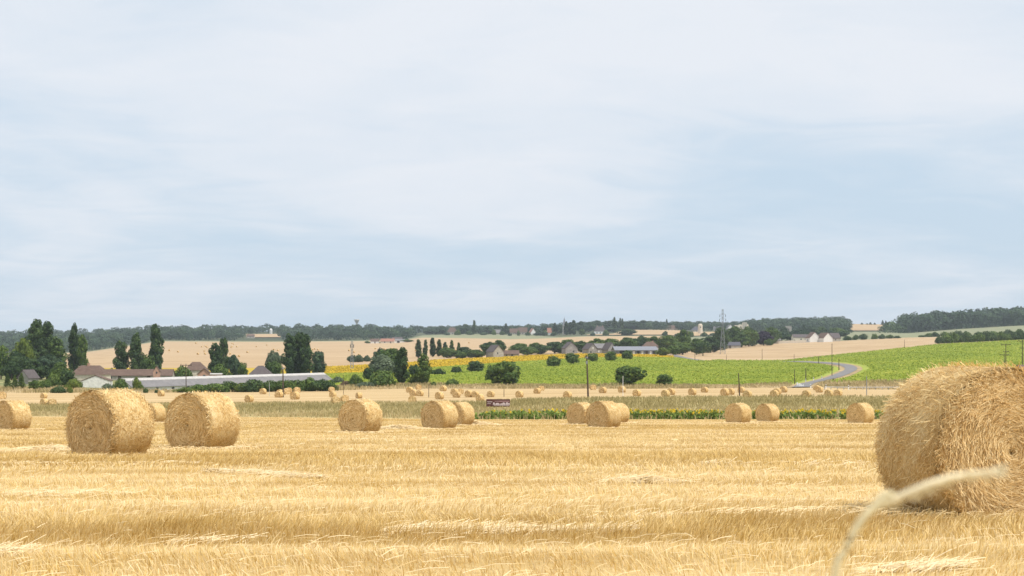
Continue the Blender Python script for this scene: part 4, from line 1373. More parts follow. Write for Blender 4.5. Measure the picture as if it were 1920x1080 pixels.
def house(label, p, rz, Lx, Wy, hw, hr, wall='stone', roof='tile', ops=(), hip=0.0, chim=(), group=None, name='house', cat='house', over=0.3, gable_lift=0.0):
    """ridge along local x; long sides at +-Wy/2; gables at +-Lx/2.
    ops: (side, position, sill height, width, height, kind) with side f/b long sides, g/h gables"""
    r = thing(name, p, label, cat, group, math.radians(rz))
    w = Wy / 2
    m = MB()
    ap = 0.0 if hip else hr
    prof = [(-w, -1.5), (w, -1.5), (w, hw), (0, hw + ap - 0.06), (-w, hw)] if not hip else [(-w, -1.5), (w, -1.5), (w, hw), (-w, hw)]
    n = len(prof)
    vs = [(-Lx / 2, y, z) for y, z in prof] + [(Lx / 2, y, z) for y, z in prof]
    m.add(vs, [tuple(range(n))[::-1], tuple(range(n, 2 * n))] + [(i, (i + 1) % n, (i + 1) % n + n, i + n) for i in range(n)])
    m.build('wall', B[wall], r)
    m = MB()
    sl_ = hr / w
    e = over
    if hip:
        zb = hw + 0.004
        x0, x1, xr = -Lx / 2 - e, Lx / 2 + e, Lx / 2 - hip
        vs = [(x0, -w - e, zb), (x1, -w - e, zb), (x1, w + e, zb), (x0, w + e, zb), (-xr, 0, hw + hr), (xr, 0, hw + hr)]
        m.add(vs, [(0, 1, 5, 4), (1, 2, 5), (2, 3, 4, 5), (3, 0, 4), (3, 2, 1, 0)])
    else:
        th = 0.16
        prof = [(-w - e, hw - e * sl_), (0, hw + hr), (w + e, hw - e * sl_), (w + e, hw - e * sl_ + th), (0, hw + hr + th), (-w - e, hw - e * sl_ + th)]
        n = len(prof)
        vs = [(-Lx / 2 - e, y, z) for y, z in prof] + [(Lx / 2 + e, y, z) for y, z in prof]
        # two convex halves
        m.add(vs, [(0, 1, 4, 5)[::-1], (1, 2, 3, 4)[::-1], (6, 7, 10, 11), (7, 8, 9, 10)] + [(i, (i + 1) % n, (i + 1) % n + n, i + n)[::-1] for i in range(n)][::-1])
    rf = m.build('roof', B[roof], r)
    for cx_, ch in chim:
        MB().box(cx_ - 0.35, cx_ + 0.35, -0.3, 0.3, hw + hr - 0.8, hw + hr + ch).build('chimney', B['pink'], rf)
    for sd, pos, sill, ww, hh, kind in ops:
        m = MB()
        if sd in 'fb':
            y = -w if sd == 'f' else w
            m.box(pos - ww / 2, pos + ww / 2, min(y, y * 1.0) - 0.04, y + 0.04, sill, sill + hh)
        else:
            x = -Lx / 2 if sd == 'g' else Lx / 2
            m.box(x - 0.04, x + 0.04, pos - ww / 2, pos + ww / 2, sill, sill + hh)
        nm = {'w': 'window', 'd': 'door', 'o': 'doorway', 's': 'shutter'}[kind]
        m.build(nm, B[{'w': 'glass', 'd': 'wood', 'o': 'dark', 's': 'white'}[kind]], r)
    return r


def hp(u, d):
    return spot(u, -d)


GB = 'stone barns and houses of the middle farm'
house('pale stone barn with a steep gable before big dark trees', hp(928, 905), 118, 9.0, 6.6, 3.6, 3.6, 'stone', 'purple', [('g', 0.6, 2.2, 0.7, 1.0, 'w'), ('f', 0, 0, 1.5, 2.2, 'd')], group=GB, name='stone_barn', cat='barn')
house('low stone wing with brown tiles attached beside the steep barn', hp(958, 912), 2, 8.8, 5.0, 1.9, 1.9, 'stone', 'tile', [('f', 0.6, 0, 1.1, 1.6, 'o'), ('f', -2.5, 0.7, 0.7, 0.8, 'w')], group=GB, name='stone_wing', cat='outbuilding')
house('grey gabled stone house standing alone between the belt trees', hp(1068, 975), 104, 9, 7.6, 3.6, 3.6, 'grey', 'purple', [('g', -1.2, 1.0, 0.8, 1.1, 'w')], group=GB, name='stone_house')
house('grey gabled house with a small white gable window', hp(1106, 955), 112, 9, 5.8, 3.2, 3.3, 'grey', 'purple', [('g', 0.0, 3.3, 0.7, 1.0, 's'), ('g', 1.4, 0.8, 0.8, 1.1, 'w')], group=GB, name='stone_house')
house('long low house with pale grey roof between two gables', hp(1125, 965), 3, 8.0, 6.0, 3.6, 2.6, 'grey', 'fibre', [('f', -1.0, 1.0, 0.8, 1.2, 's'), ('f', 2.0, 0.2, 1.0, 1.9, 'd')], group=GB, name='stone_house')
house('grey barn with broad gable at the end of the open shed', hp(1142, 950), 113, 8.5, 5.6, 3.0, 4.0, 'grey', 'purple', [('g', -0.3, 0, 1.3, 1.9, 'o')], group=GB, name='stone_barn', cat='barn')
house('long open farm shed with blue grey metal roof', hp(1190, 940), 10, 25.0, 8.0, 3.0, 1.9, 'metal', 'metal', [('f', -8.6, 0.3, 3.0, 2.3, 'o'), ('f', -5.0, 0.3, 2.6, 2.3, 'o'), ('f', -1.5, 0.2, 1.3, 2.2, 's'), ('f', 1.2, 0.2, 1.5, 2.2, 'o'), ('f', 3.6, 0.2, 1.2, 2.2, 's'), ('f', 6.2, 0.2, 1.4, 2.2, 'd'), ('f', 8.6, 0.2, 1.2, 2.2, 's'), ('f', 10.8, 0.2, 1.3, 2.2, 'o')], group=GB, name='farm_shed', cat='shed', over=0.7)
house('brown tiled house peeping over the open metal shed', hp(1219, 985), 4, 9.0, 7.0, 4.6, 2.8, 'grey', 'tile', [('f', 0, 2.6, 0.8, 1.0, 'w')], hip=2.4, chim=[(1.5, 0.6)], group=GB, name='tiled_house')
GV = 'houses of the farm village'
house('grey walled cottage with purple slate roof behind bushes', hp(53, 480), 70, 5.0, 3.8, 2.0, 2.2, 'grey', 'purple', [('g', 0.8, 1.0, 0.7, 0.9, 'w')], group=GV, name='cottage')
house('brown roofed farmhouse with a small white chimney behind the white gable', hp(170, 500), -6, 10.5, 7.0, 2.7, 2.9, 'cream', 'tile', [('f', 2.0, 1.0, 0.9, 1.2, 'w')], hip=2.2, chim=[(-0.6, 0.7)], group=GV, name='farmhouse')
house('white gabled outbuilding with low pitched roof', hp(182, 447), 97, 7.0, 7.6, 1.9, 1.45, 'white', 'tile', [('f', 0, 0, 0.9, 1.7, 'd')], group=GV, name='white_outbuilding', cat='outbuilding', over=0.12)
house('long brown tiled stable behind the pale shed', hp(260, 560), 3, 24.0, 6.0, 1.7, 2.0, 'stone', 'tile', [('f', -6, 0.2, 1.1, 1.4, 'd'), ('f', -9, 0.6, 0.8, 0.8, 'w'), ('f', 4, 0.2, 1.1, 1.4, 'd')], group=GV, name='stable', cat='stable')
house('narrow pink brick gable turret on the brown stable', hp(294, 548), 100, 3.0, 2.2, 3.3, 1.8, 'pink', 'tile', [('g', 0, 2.5, 0.5, 0.7, 'w')], group=GV, name='brick_turret', cat='turret', over=0.15)
house('brown hip roofed house behind the dark small tree', hp(368, 580), 6, 8.0, 7.0, 3.2, 3.0, 'cream', 'tile', [('f', 1.5, 1.2, 0.9, 1.2, 'w')], hip=2.6, group=GV, name='hipped_house')
house('small brown gable with pale front beside the hip roofed house', hp(384, 560), 95, 4.0, 4.6, 2.2, 1.9, 'pink', 'tile', [('g', 0, 0.9, 0.8, 1.0, 'w')], group=GV, name='gabled_annex', cat='annex')
house('little pink walled shed with pale flat roof over the long shed ridge', hp(406, 530), 3, 3.4, 3.0, 2.5, 0.25, 'pink', 'pale', [('f', 0, 1.0, 0.6, 0.8, 'w')], group=GV, name='small_shed', cat='shed')
house('dark brown hip roof standing up behind the long pale shed', hp(489, 545), 4, 7.2, 6.6, 2.3, 2.9, 'grey', 'purple', [('f', 0, 1.0, 0.8, 1.0, 'w')], hip=2.7, group=GV, name='hipped_house')
# the long low shed: runs away to the right
xa, xb = Vector(((229 - CU) / F * 420, 420)), Vector(((606 - CU) / F * 514, 514))
mid, dr_ = (xa + xb) / 2, xb - xa
zg = -11.90
shed = thing('long_shed', (mid.x, mid.y, zg), 'very long low shed with grey roof and pale ridge strip', 'shed', None, math.atan2(dr_.y, dr_.x))
Ls, ws, he, hd = dr_.length, 3.1, 1.35, 2.02
m = MB()
prof = [(-ws, -1.0), (ws, -1.0), (ws, he), (0, he + hd - 0.05), (-ws, he)]
vs = [(-Ls / 2, y, z) for y, z in prof] + [(Ls / 2, y, z) for y, z in prof]
m.add(vs, [(4, 3, 2, 1, 0), (5, 6, 7, 8, 9)] + [(i, (i + 1) % 5, (i + 1) % 5 + 5, i + 5) for i in range(5)])
m.build('wall', B['white'], shed)
m = MB()
for sg in (-1, 1):
    e0, e1 = sg * (ws + 0.35), sg * 0.9
    z0, z1 = he - 0.35 * hd / ws, he + hd * (1 - 0.9 / ws)
    m.add([(x, y, z + t) for x in (-Ls / 2 - 0.2, Ls / 2 + 0.2) for y, z in ((e0, z0), (e1, z1)) for t in (0.0, 0.1)], [(0, 1, 3, 2), (4, 6, 7, 5), (0, 4, 5, 1), (2, 3, 7, 6), (1, 5, 7, 3), (0, 2, 6, 4)])
rf = m.build('roof', B['fibre'], shed)
m = MB()
za, zt = he + hd * (1 - 0.9 / ws) + 0.0, he + hd + 0.08
for sg in (-1, 1):
    m.add([(x, y, z + t) for x in (-Ls / 2 - 0.3, Ls / 2 + 0.3) for y, z in ((sg * 0.96, za + 0.07), (0, zt)) for t in (0.0, 0.12)], [(0, 1, 3, 2), (4, 6, 7, 5), (0, 4, 5, 1), (2, 3, 7, 6), (1, 5, 7, 3), (0, 2, 6, 4)])
m.build('ridge_strip', B['pale'], rf)
m = MB()
m.add([(Ls / 2 + x, y, z + t) for x in (0.22, 0.34) for y, z in ((-ws - 0.4, he - 0.3), (-0.9, he + hd * 0.72)) for t in (0, 0.22)], [(0, 1, 3, 2), (4, 6, 7, 5), (0, 4, 5, 1), (2, 3, 7, 6), (1, 5, 7, 3), (0, 2, 6, 4)])
m.build('barge_board', B['pale'], shed)
for k in range(14):
    x = -Ls / 2 + 4 + k * 7
    MB().box(x - 0.55, x + 0.55, -ws - 0.04, -ws + 0.04, 0.35, 0.95).build('window', B['glass'], shed)

GF = 'buildings of the hillside farm'
house('red roofed cottage of the hillside farm, nearest the small tree', hp(703, 1890), 5, 10, 7, 2.6, 2.8, 'white', 'tile', [('f', 0, 0, 1.5, 2, 'd')], group=GF, name='cottage')
house('long pinkish red roofed house in the middle of the hillside farm', hp(727, 1880), -4, 16, 8, 2.4, 3.0, 'cream', 'red', [('f', -3, 0.6, 1.5, 1.4, 'w'), ('f', 4, 0, 1.4, 2, 'd')], group=GF, name='farmhouse')
house('pale roofed shed of the hillside farm below the wood corner', hp(747, 1900), 4, 16, 9, 2.6, 2.0, 'white', 'fibre', [('f', 0, 0, 3, 2.4, 'o')], group=GF, name='farm_shed', cat='shed')
house('house with dark roof behind the pale shed of the hillside farm', hp(745, 1945), 4, 12, 8, 3.6, 3.0, 'cream', 'purple', [('f', 0, 1, 1.4, 1.4, 'w')], group=GF, name='farmhouse')
GS = 'village houses on the skyline'


def sky_house(u, d, vtop, wpx, vbase, label, rz=4, wall='stone', roof='tile', gable=False, hip=0.0, chim=(), nm='house'):
    p = at(u, vbase)
    d = p.y
    H_ = -(vtop - YH) / F * d - p.z
    Wm = wpx / F * d
    vis = (vbase - vtop) / F * d
    hr = vis * 0.66
    hw = max(H_ - hr, 1.5)
    ops = [('g' if gable else 'f', k * Wm * 0.28, hw - vis * 0.30, Wm * 0.08, vis * 0.18, 'w') for k in (-1, 0, 1)]
    house(label, p, (92 if gable else 0) + rz, 9 if gable else Wm, Wm if gable else 8, hw, hr, wall, roof, ops, hip * Wm, chim, GS, nm)


sky_house(848, 2450, 614, 20, 627, 'broad hip roofed pinkish house, first on the skyline', 10, 'stone', 'tile', hip=0.3)
sky_house(963, 2400, 616, 15, 627, 'low red roofed skyline house, left one of the joined two', 3, 'stone', 'tile')
sky_house(980, 2390, 614, 17, 627, 'taller red roofed skyline house, right one of the joined two', 3, 'stone', 'tile')
sky_house(998, 2380, 616, 10, 627, 'small white gable with pinkish roof on the skyline', 20, 'white', 'red', gable=True)
sky_house(1030, 2350, 615, 8, 628, 'small house with red wall between skyline trees', 8, 'white', 'red')
sky_house(932, 2500, 618, 12, 627, 'pale low cottage under the pointed conifer on the skyline', 6, 'stone', 'fibre')
sky_house(1125, 2200, 612, 22, 626, 'white mansion with patterned front among dark trees', 3, 'white', 'purple', hip=0.2, chim=[(-4, 1.2), (4, 1.2)], nm='mansion')
sky_house(1259, 2150, 610, 20, 620, 'pale brown low house at the edge of the tan field', 6, 'stone', 'tile', hip=0.25)
sky_house(1305, 2120, 612, 18, 622, 'grey pyramid roofed house left of the pale ruin tower', 6, 'stone', 'slate', hip=0.42)
sky_house(1345, 2200, 612, 14, 620, 'white low house behind the pylon', 5, 'white', 'fibre')
sky_house(1368, 2250, 609, 14, 620, 'white house just right of the pylon', 12, 'white', 'fibre', gable=True)
for i, (u, w, d) in enumerate([(838, 12, 2400), (858, 12, 2400), (880, 16, 2420), (906, 18, 2420), (926, 10, 2440), (942, 14, 2440), (956, 8, 2360), (972, 6, 2360), (990, 10, 2340), (1006, 12, 2330), (1022, 10, 2300), (1038, 12, 2260), (1112, 12, 2160), (1136, 12, 2160), (1247, 12, 2110), (1271, 12, 2110), (1296, 12, 2080), (1320, 14, 2090), (1336, 14, 2150), (1356, 12, 2160), (1380, 12, 2180)]):
    tree('bush', ['blue', 'green', 'dark'][i % 3], u, YH - F * (ground(u, d) + 4.5 + 2.0 * ((i * 5) % 3)) / d, w, -d, 'garden bush before the village houses on the skyline', 'garden bushes before the skyline village')
# ruin: broken pale walls
p = hp(1391, 2250)
r = thing('castle_ruin', p, 'pale castle ruin with broken wall tops above the trees', 'ruin')
hz = -(607 - YH) / F * 2250 - p.z
MB().prism([(-10, -2), (9, -2), (9, hz - 1), (6.5, hz - 0.4), (6, hz + 1.2), (1, hz + 1.4), (0.5, hz - 1.2), (-4, hz - 1.0), (-4.5, hz - 2.2), (-10, hz - 2.0)], -3, 3).build('wall', B['cream'], r)
MB().box(1.4, 6.6, -3.9, 3.9, -2, hz + 2.0).build('keep', B['stone'], r)
for x in (-7, -2, 4):
    MB().box(x - 0.6, x + 0.6, -4.0 if x > 1 else -3.05, -3.7 if x > 1 else -2.9, hz - 6, hz - 3.6).build('window', B['dark'], r)
p = hp(1313, 2300)
r = thing('ruin_tower', p, 'pale round topped ruin tower on the skyline left of the pylon', 'tower')
hz = -(607 - YH) / F * 2300 - p.z
MB().tube([(0, 0, -2), (0, 0, hz - 2), (0, 0, hz)], [3.4, 3.2, 2.0], 14).build('wall', B['cream'], r)
MB().box(-0.6, 0.6, -3.4, -3.0, hz - 6, hz - 4).build('window', B['dark'], r)
p = hp(1478, 1800)
r = thing('stone_tower', p, 'square grey stone tower rising out of dark trees before the far wood', 'tower')
hz = -(611 - YH) / F * 1800 - p.z
MB().box(-3.2, 3.2, -3.2, 3.2, -2, hz - 1.2).build('wall', B['grey'], r)
m = MB()
for k in (-1, 0, 1):
    m.box(k * 2.3 - 0.8, k * 2.3 + 0.8, -3.2, 3.2, hz - 1.196, hz)
m.build('parapet', B['grey'], r)
MB().box(-0.5, 0.5, -3.26, -3.1, hz - 5, hz - 3.2).build('window', B['dark'], r)
# church spire
p = hp(1058, 2330)
r = thing('church', p, 'pale pointed church spire between dark village trees', 'church')
hz = -(594 - YH) / F * 2330 - p.z
MB().box(-2.4, 2.4, -2.4, 2.4, -2, hz - 12).build('tower', B['grey'], r)
m = MB()
m.add([(-2.5, -2.5, hz - 11.99), (2.5, -2.5, hz - 11.99), (2.5, 2.5, hz - 11.99), (-2.5, 2.5, hz - 11.99), (0, 0, hz)], [(0, 1, 4), (1, 2, 4), (2, 3, 4), (3, 0, 4), (3, 2, 1, 0)])
m.build('spire', B['metal'], r)
MB().box(-0.5, 0.5, -2.46, -2.3, hz - 16, hz - 14).build('window', B['dark'], r)
# white gabled houses on the right slope
house('bright white gabled house with dark gap in its roof, facing the tan field', hp(1524, 1345), 103, 9, 9.5, 3.6, 4.6, 'white', 'tile', [('h', 0, 1, 1, 1.2, 'w'), ('b', 0, 1.0, 1.0, 1.4, 'w')], group='white gabled houses on the right slope', name='white_house')
house('second white gabled house with brown weathered roof', hp(1546, 1340), 108, 12, 8.4, 3.4, 4.2, 'white', 'tile', [('f', 0, 0.6, 1.0, 2.0, 'd'), ('f', 3, 1.0, 1.0, 1.0, 'w')], group='white gabled houses on the right slope', name='white_house')
house('dark purple slate roofed house beside the white gables', hp(1563, 1360), 14, 9, 8, 2.8, 4.2, 'stone', 'purple', [('f', 0, 0.8, 1.0, 1.2, 'w')], group='white gabled houses on the right slope', name='slate_house')
house('low house with brown roof left of the white gables', hp(1500, 1440), 4, 14, 8, 3.2, 2.6, 'cream', 'purple', [('f', 0, 0.8, 1.2, 1.2, 'w'), ('f', 4, 0.8, 1.2, 1.2, 'w')], group='white gabled houses on the right slope', name='low_house')
house('long grey roofed barn in front of the pylon trees', hp(1372, 1190), 4, 12, 7, 2.2, 2.4, 'stone', 'slate', [('h', 0, 0, 1.6, 2, 'o'), ('f', -2, 0, 1.4, 2, 'd')], name='low_barn', cat='barn')
house('pale field house beside the purple tree', hp(1455, 1360), 4, 7, 6, 2.4, 1.8, 'stone', 'fibre', [('f', 0, 0, 1.0, 1.8, 'd')], name='field_house')
gw = MB()
for i in range(24):
    u = 1447 + i * 2.7
    q0, q1 = hp(u, 1320), hp(u + 2.7, 1320)
    gw.add([(q0.x, q0.y, q0.z - 0.5), (q1.x, q1.y, q1.z - 0.5), (q1.x, q1.y + 0.4, q1.z - 0.5), (q0.x, q0.y + 0.4, q0.z - 0.5), (q0.x, q0.y, q0.z + 2.1), (q1.x, q1.y, q1.z + 2.1), (q1.x, q1.y + 0.4, q1.z + 2.1), (q0.x, q0.y + 0.4, q0.z + 2.1)], [(0, 1, 5, 4), (2, 3, 7, 6), (4, 5, 6, 7), (0, 3, 2, 1), (0, 4, 7, 3), (1, 2, 6, 5)])
tag(gw.build('garden_wall', B['cream']), 'low pale garden wall running to the white gabled house', 'wall')
house('brown roofed hut just showing over the huge close bale', hp(1920, 420), 8, 3.4, 3.0, 4.7, 0.8, 'wood', 'tile', [('f', 0, 0.1, 0.9, 1.8, 'd')], name='field_hut', cat='hut')

# water tower and silo
d = 3400.0
p = hp(669, d)
zt, zb = -(598.5 - YH) / F * d, p.z
r = thing('water_tower', p, 'funnel shaped concrete water tower above the wood', 'water tower')
H_ = zt - zb
MB().tube([(0, 0, -2), (0, 0, H_ - 9.5)], [2.3, 2.0], 14).build('shaft', B['concrete'], r)
MB().tube([(0, 0, H_ - 9.5), (0, 0, H_ - 8.0), (0, 0, H_ - 2.4), (0, 0, H_ - 0.6), (0, 0, H_)], [2.0, 2.6, 5.4, 5.4, 4.4], 20).build('tank', B['concrete'], r)
p = hp(508, 2780)
r = thing('silo', p, 'tiny white domed silo at the edge of the wood clearing', 'silo')
MB().tube([(0, 0, -2), (0, 0, 7.0)], 2.5, 14).build('body', B['white'], r)
MB().tube([(0, 0, 7.0), (0, 0, 8.4), (0, 0, 9.3)], [2.55, 1.8, 0.3], 14).build('dome', B['white'], r)

# clearing in the wood
V, Fq = [], []
for i, u in enumerate(np.linspace(1100, 1400, 31)):
    d0_, d1_ = np.interp(u, [1100, 1160, 1245, 1290, 1400], [2160, 2160, 2130, 2110, 2320]), np.interp(u, [1100, 1150, 1170, 1270, 1290, 1400], [2200, 2240, 2560, 2600, 2450, 2420])
    for j in range(5):
        dd = d0_ + (d1_ - d0_) * j / 4
        V.append(((u - CU) / F * dd, dd, ground(u, dd) + 1.0))
    if i:
        Fq += [((i - 1) * 5 + j, i * 5 + j, i * 5 + j + 1, (i - 1) * 5 + j + 1) for j in range(4)]
tag(link('tan_field', mesh_np('tan_field', V, Fq, smooth=True), M_HILL), None, None, None, 'structure')
V, Fq = [], []
for i, u in enumerate(np.linspace(1584, 1662, 17)):
    for j, dd in enumerate((2530, 2650, 2770, 2890, 2985)):
        V.append(((u - CU) / F * dd, dd, ground(u, dd) + 1.2))
    if i:
        Fq += [((i - 1) * 5 + j, i * 5 + j, i * 5 + j + 1, (i - 1) * 5 + j + 1) for j in range(4)]
tag(link('pale_field', mesh_np('pale_field', V, Fq, smooth=True), M_HILL), None, None, None, 'structure')
V, Fq = [], []
for i, u in enumerate(np.linspace(462, 526, 17)):
    for j, dd in enumerate((2440, 2560, 2700)):
        V.append(((u - CU) / F * dd, dd, ground(u, dd) + 1.2))
    if i:
        Fq += [((i - 1) * 3 + j, i * 3 + j, i * 3 + j + 1, (i - 1) * 3 + j + 1) for j in range(2)]
tag(link('clearing_field', mesh_np('clearing_field', V, Fq, smooth=True), M_HILL), None, None, None, 'structure')
house('brown roofed house at the end of the wood clearing', hp(470, 2420), 4, 11, 8, 3, 3, 'stone', 'tile', [('f', 0, 1, 1.2, 1.2, 'w')], name='house')

# ------------------------------------------------------------------ pylons and poles
def lattice(label, p, H_, wb, wt, arms, nm='electricity_pylon', rb=0.13, top=0.0):
    r = thing(nm, p, label, 'pylon')
    m = MB()
    n = 9
    z = [H_ * (1 - (1 - k / n) ** 1.25) for k in range(n + 1)]
    wd = [max(wt, wb + (wt - wb) * min(1, zz / (H_ * 0.62))) for zz in z]
    for sx_ in (-1, 1):
        for sy_ in (-1, 1):
            pts = [(sx_ * w_ / 2, sy_ * w_ / 2, zz) for w_, zz in zip(wd, z)]
            pts[0] = (pts[0][0], pts[0][1], -1.0)
            MB().tube(pts, rb * 1.25, 4).build('leg', B['steel'], r)
    for k in range(n):
        a, b = wd[k] / 2, wd[k + 1] / 2
        for s in (-1, 1):
            m.bar((-a, s * a, z[k]), (b, s * b, z[k + 1]), rb * 0.8)
            m.bar((a, s * a, z[k]), (-b, s * b, z[k + 1]), rb * 0.8)
            m.bar((s * a, -a, z[k]), (s * b, b, z[k + 1]), rb * 0.8)
    m.build('bracing', B['steel'], r)
    for zz, ln in arms:
        m = MB()
        m.bar((-ln, 0, zz), (ln, 0, zz), rb)
        m.bar((-ln, 0, zz), (0, 0, zz + 1.3), rb * 0.8)
        m.bar((ln, 0, zz), (0, 0, zz + 1.3), rb * 0.8)
        a = m.build('crossarm', B['steel'], r)
        for s in (-1, 1):
            MB().tube([(s * ln * 0.96, 0, zz), (s * ln * 0.96, 0, zz - 1.5)], 0.16, 6).build('insulator', B['glass'], a)
    return r


p = at(1355, 664)
k_ = p.y / F
lattice('tall lattice pylon standing in the tan field before dark trees', p, (664 - 579.5) * k_, 10 * k_, 2.6 * k_, [((664 - 590) * k_, 5.5 * k_), ((664 - 598) * k_, 6.0 * k_), ((664 - 607) * k_, 5.0 * k_)], rb=0.05)
p = at(660, 694.5)
k_ = p.y / F
lattice('small lattice mast at the yellow flower strip', p, (694.5 - 639) * k_, 6.5 * k_, 3.0 * k_, [((694.5 - 646) * k_, 3.2 * k_)], nm='lattice_mast', rb=0.05)


def pole(label, u, vt, vb, r0, mat='wood', lean=0.0, arms=0, group='utility poles across the fields', box=False, nm='utility_pole', cat='utility pole', cap=True):
    p = at(u, vb)
    r0 *= 0.78
    cap = cap and u in (1103, 531)
    H_ = (vb - vt) / F * p.y
    r = thing(nm, p, label, cat, group)
    MB().tube([(0, 0, -0.8), (lean * 0.4, 0, H_ * 0.4), (lean, 0, H_)], [r0 * 1.25, r0 * 1.05, r0 * 0.8], 8).build('shaft', B[mat], r)
    if arms == 0 and cap:
        MB().tube([(lean, 0, H_ - 0.35), (lean, 0, H_ - 0.1)], r0 * 1.7, 6).build('bracket', B['steel'], r)
        for s in (-1, 1):
            MB().tube([(lean + s * r0 * 2.2, 0, H_ - 0.4), (lean + s * r0 * 2.2, 0, H_ - 0.05)], r0 * 0.55, 6).build('insulator', B['glass'], r)
    for k in range(arms):
        z = H_ - 0.25 - k * 2.2
        ln = 1.5 if k == 0 else 0.9
        a = MB().box(-ln, ln, -r0 - 0.1, -r0 + 0.02, z - 0.09, z + 0.09).build('crossarm', B[mat], r)
        for s in (-1, 0, 1):
            MB().tube([(s * ln * 0.9, -r0, z + 0.09), (s * ln * 0.9, -r0, z + 0.4)], 0.06, 6).build('insulator', B['glass'], a)
    if box:
        MB().box(lean - 0.16, lean + 0.16, -r0 - 0.32, -r0, H_ - 1.3, H_ - 0.8).build('transformer', B['steel'], r)
    return r


pole('tall leaning wooden pole with a small box at its top, middle of the field', 1103, 668, 745, 0.17, lean=-0.26, box=True)
pole('dark utility pole rising before the long pale shed, sunny end', 531, 689, 745, 0.17, lean=-0.05)
pole('utility pole with crossarm before the long pale shed, village end', 349, 683, 733, 0.14, lean=-0.05, arms=1)
pole('thin dark pole at the lower edge of the green field', 1387, 700, 743, 0.12, lean=-0.2)
pole('thin dark pole at the green field corner by the road mouth', 1490, 693, 721, 0.13)
pole('dark pole close to the white posts on the road', 1511, 690, 716, 0.16)
pole('dark pole before the upper bend of the road, shorter of two', 1535, 668, 684, 0.16)
pole('thick dark pole on the inner curve of the road', 1573, 673, 694, 0.17)
pole('very tall thin pole in the bend of the road', 1560, 644, 706, 0.12)
pole('thin pole on the upper road edge below the tan slope, right one', 1489, 664, 680, 0.13)
pole('thin pole on the upper road edge in the middle of the tan slope', 1429, 654, 677, 0.13)
pole('short pole on the upper road edge right of the pylon foot', 1362, 665, 677.5, 0.12)
pole('short pole on the upper road where it leaves the trees', 1303, 661, 676, 0.14)
pole('lonely pole at the border of tan slope and bright green field', 1696, 637, 654.5, 0.14)
pole('double armed pole standing just over the top of the huge bale, nearer one', 1886, 645, 700, 0.17, arms=2)
pole('shorter pole close beside the double armed one over the huge bale', 1883, 664, 700, 0.15, arms=1)
pole('tall crossarm pole at the right edge over the huge bale', 1917, 638, 700, 0.16, arms=2)
pole('thin grey steel pole near the huge bale before the guard rail', 1625, 705, 741, 0.09, 'steel', cap=False)
pole('thin white steel pole in front of the broad round tree', 1168, 705, 745, 0.055, 'wpost', cap=False)
pole('thin pale post before the dark hedge of the long shed', 505, 716, 743, 0.05, 'concrete', cap=False)
pole('thin post right of the village end utility pole', 379, 714, 735, 0.05, 'steel', cap=False)
pole('thin dark post below the tall bushy poplar', 804, 722, 745, 0.07, 'wood', cap=False)
pole('thin post left of the lone bale', 644, 702, 746, 0.05, 'wood', cap=False)
pole('short thin post just above the brown sign', 945, 729, 744, 0.07, 'wood', cap=False)

# road furniture
GR = 'white road edge posts'
for u, vt, vb, lab in [(1541, 705.5, 711.5, 'white edge post farthest up the road'), (1525.5, 707.5, 713.8, 'white edge post second on the field side of the road'), (1510.5, 710.5, 717, 'white edge post beside the dark road pole'), (1520, 720.5, 728, 'white edge post standing right at the road mouth'), (1548.5, 721, 729, 'white edge post at the start of the guard rail'), (1591, 722, 731, 'tallest white edge post in the middle of the guard rail')]:
    p = at(u, vb)
    H_ = (vb - vt) / F * p.y
    r = thing('edge_post', p, lab, 'road post', GR)
    MB().tube([(0, 0, -0.3), (0, 0, H_ - 0.12), (0, -0.05, H_)], [0.13, 0.12, 0.07], 8).build('post', B['wpost'], r)
    MB().tube([(0, 0, H_ * 0.66), (0, 0, H_ * 0.82)], 0.132, 8).build('reflector_band', B['dark'], r)
p = at(1500, 725.5)
r = thing('road_barrier', p, 'rounded white barrier at the mouth of the road', 'barrier')
m = MB()
m.prism([(-0.55, -0.2), (0.75, -0.2), (0.65, 0.45), (0.1, 0.95), (-0.45, 0.8)], -0.35, 0.35)
m.build('block', B['wpost'], r)
MB().box(-0.9, -0.6, -0.1, 0.1, -0.2, 1.2).build('post', B['wpost'], r)
MB().box(0.8, 1.0, -0.1, 0.1, -0.2, 0.7).build('post', B['wpost'], r)
r = thing('guard_rail', at(1610, 730.6), 'long grey guard rail along the far edge of the second field', 'guard rail')
pts = []
m = MB()
o0 = Vector(r.location)
for i in range(28):
    u = 1546 + i * 6.0
    q = at(u, 730.7) - o0
    pts.append((q.x, q.y, q.z + 0.62))
    if i % 2 == 0:
        MB().box(q.x - 0.06, q.x + 0.06, q.y - 0.06, q.y + 0.06, q.z - 0.3, q.z + 0.66).build('post', B['steel'], r)
for a, b in zip(pts[:-1], pts[1:]):
    m.add([(a[0], a[1] - 0.07, a[2] - 0.09), (b[0], b[1] - 0.07, b[2] - 0.09), (b[0], b[1] - 0.15, b[2]), (a[0], a[1] - 0.15, a[2]), (b[0], b[1] - 0.07, b[2] + 0.09), (a[0], a[1] - 0.07, a[2] + 0.09)], [(0, 1, 2, 3), (3, 2, 4, 5)])
m.build('rail', B['concrete'], r)

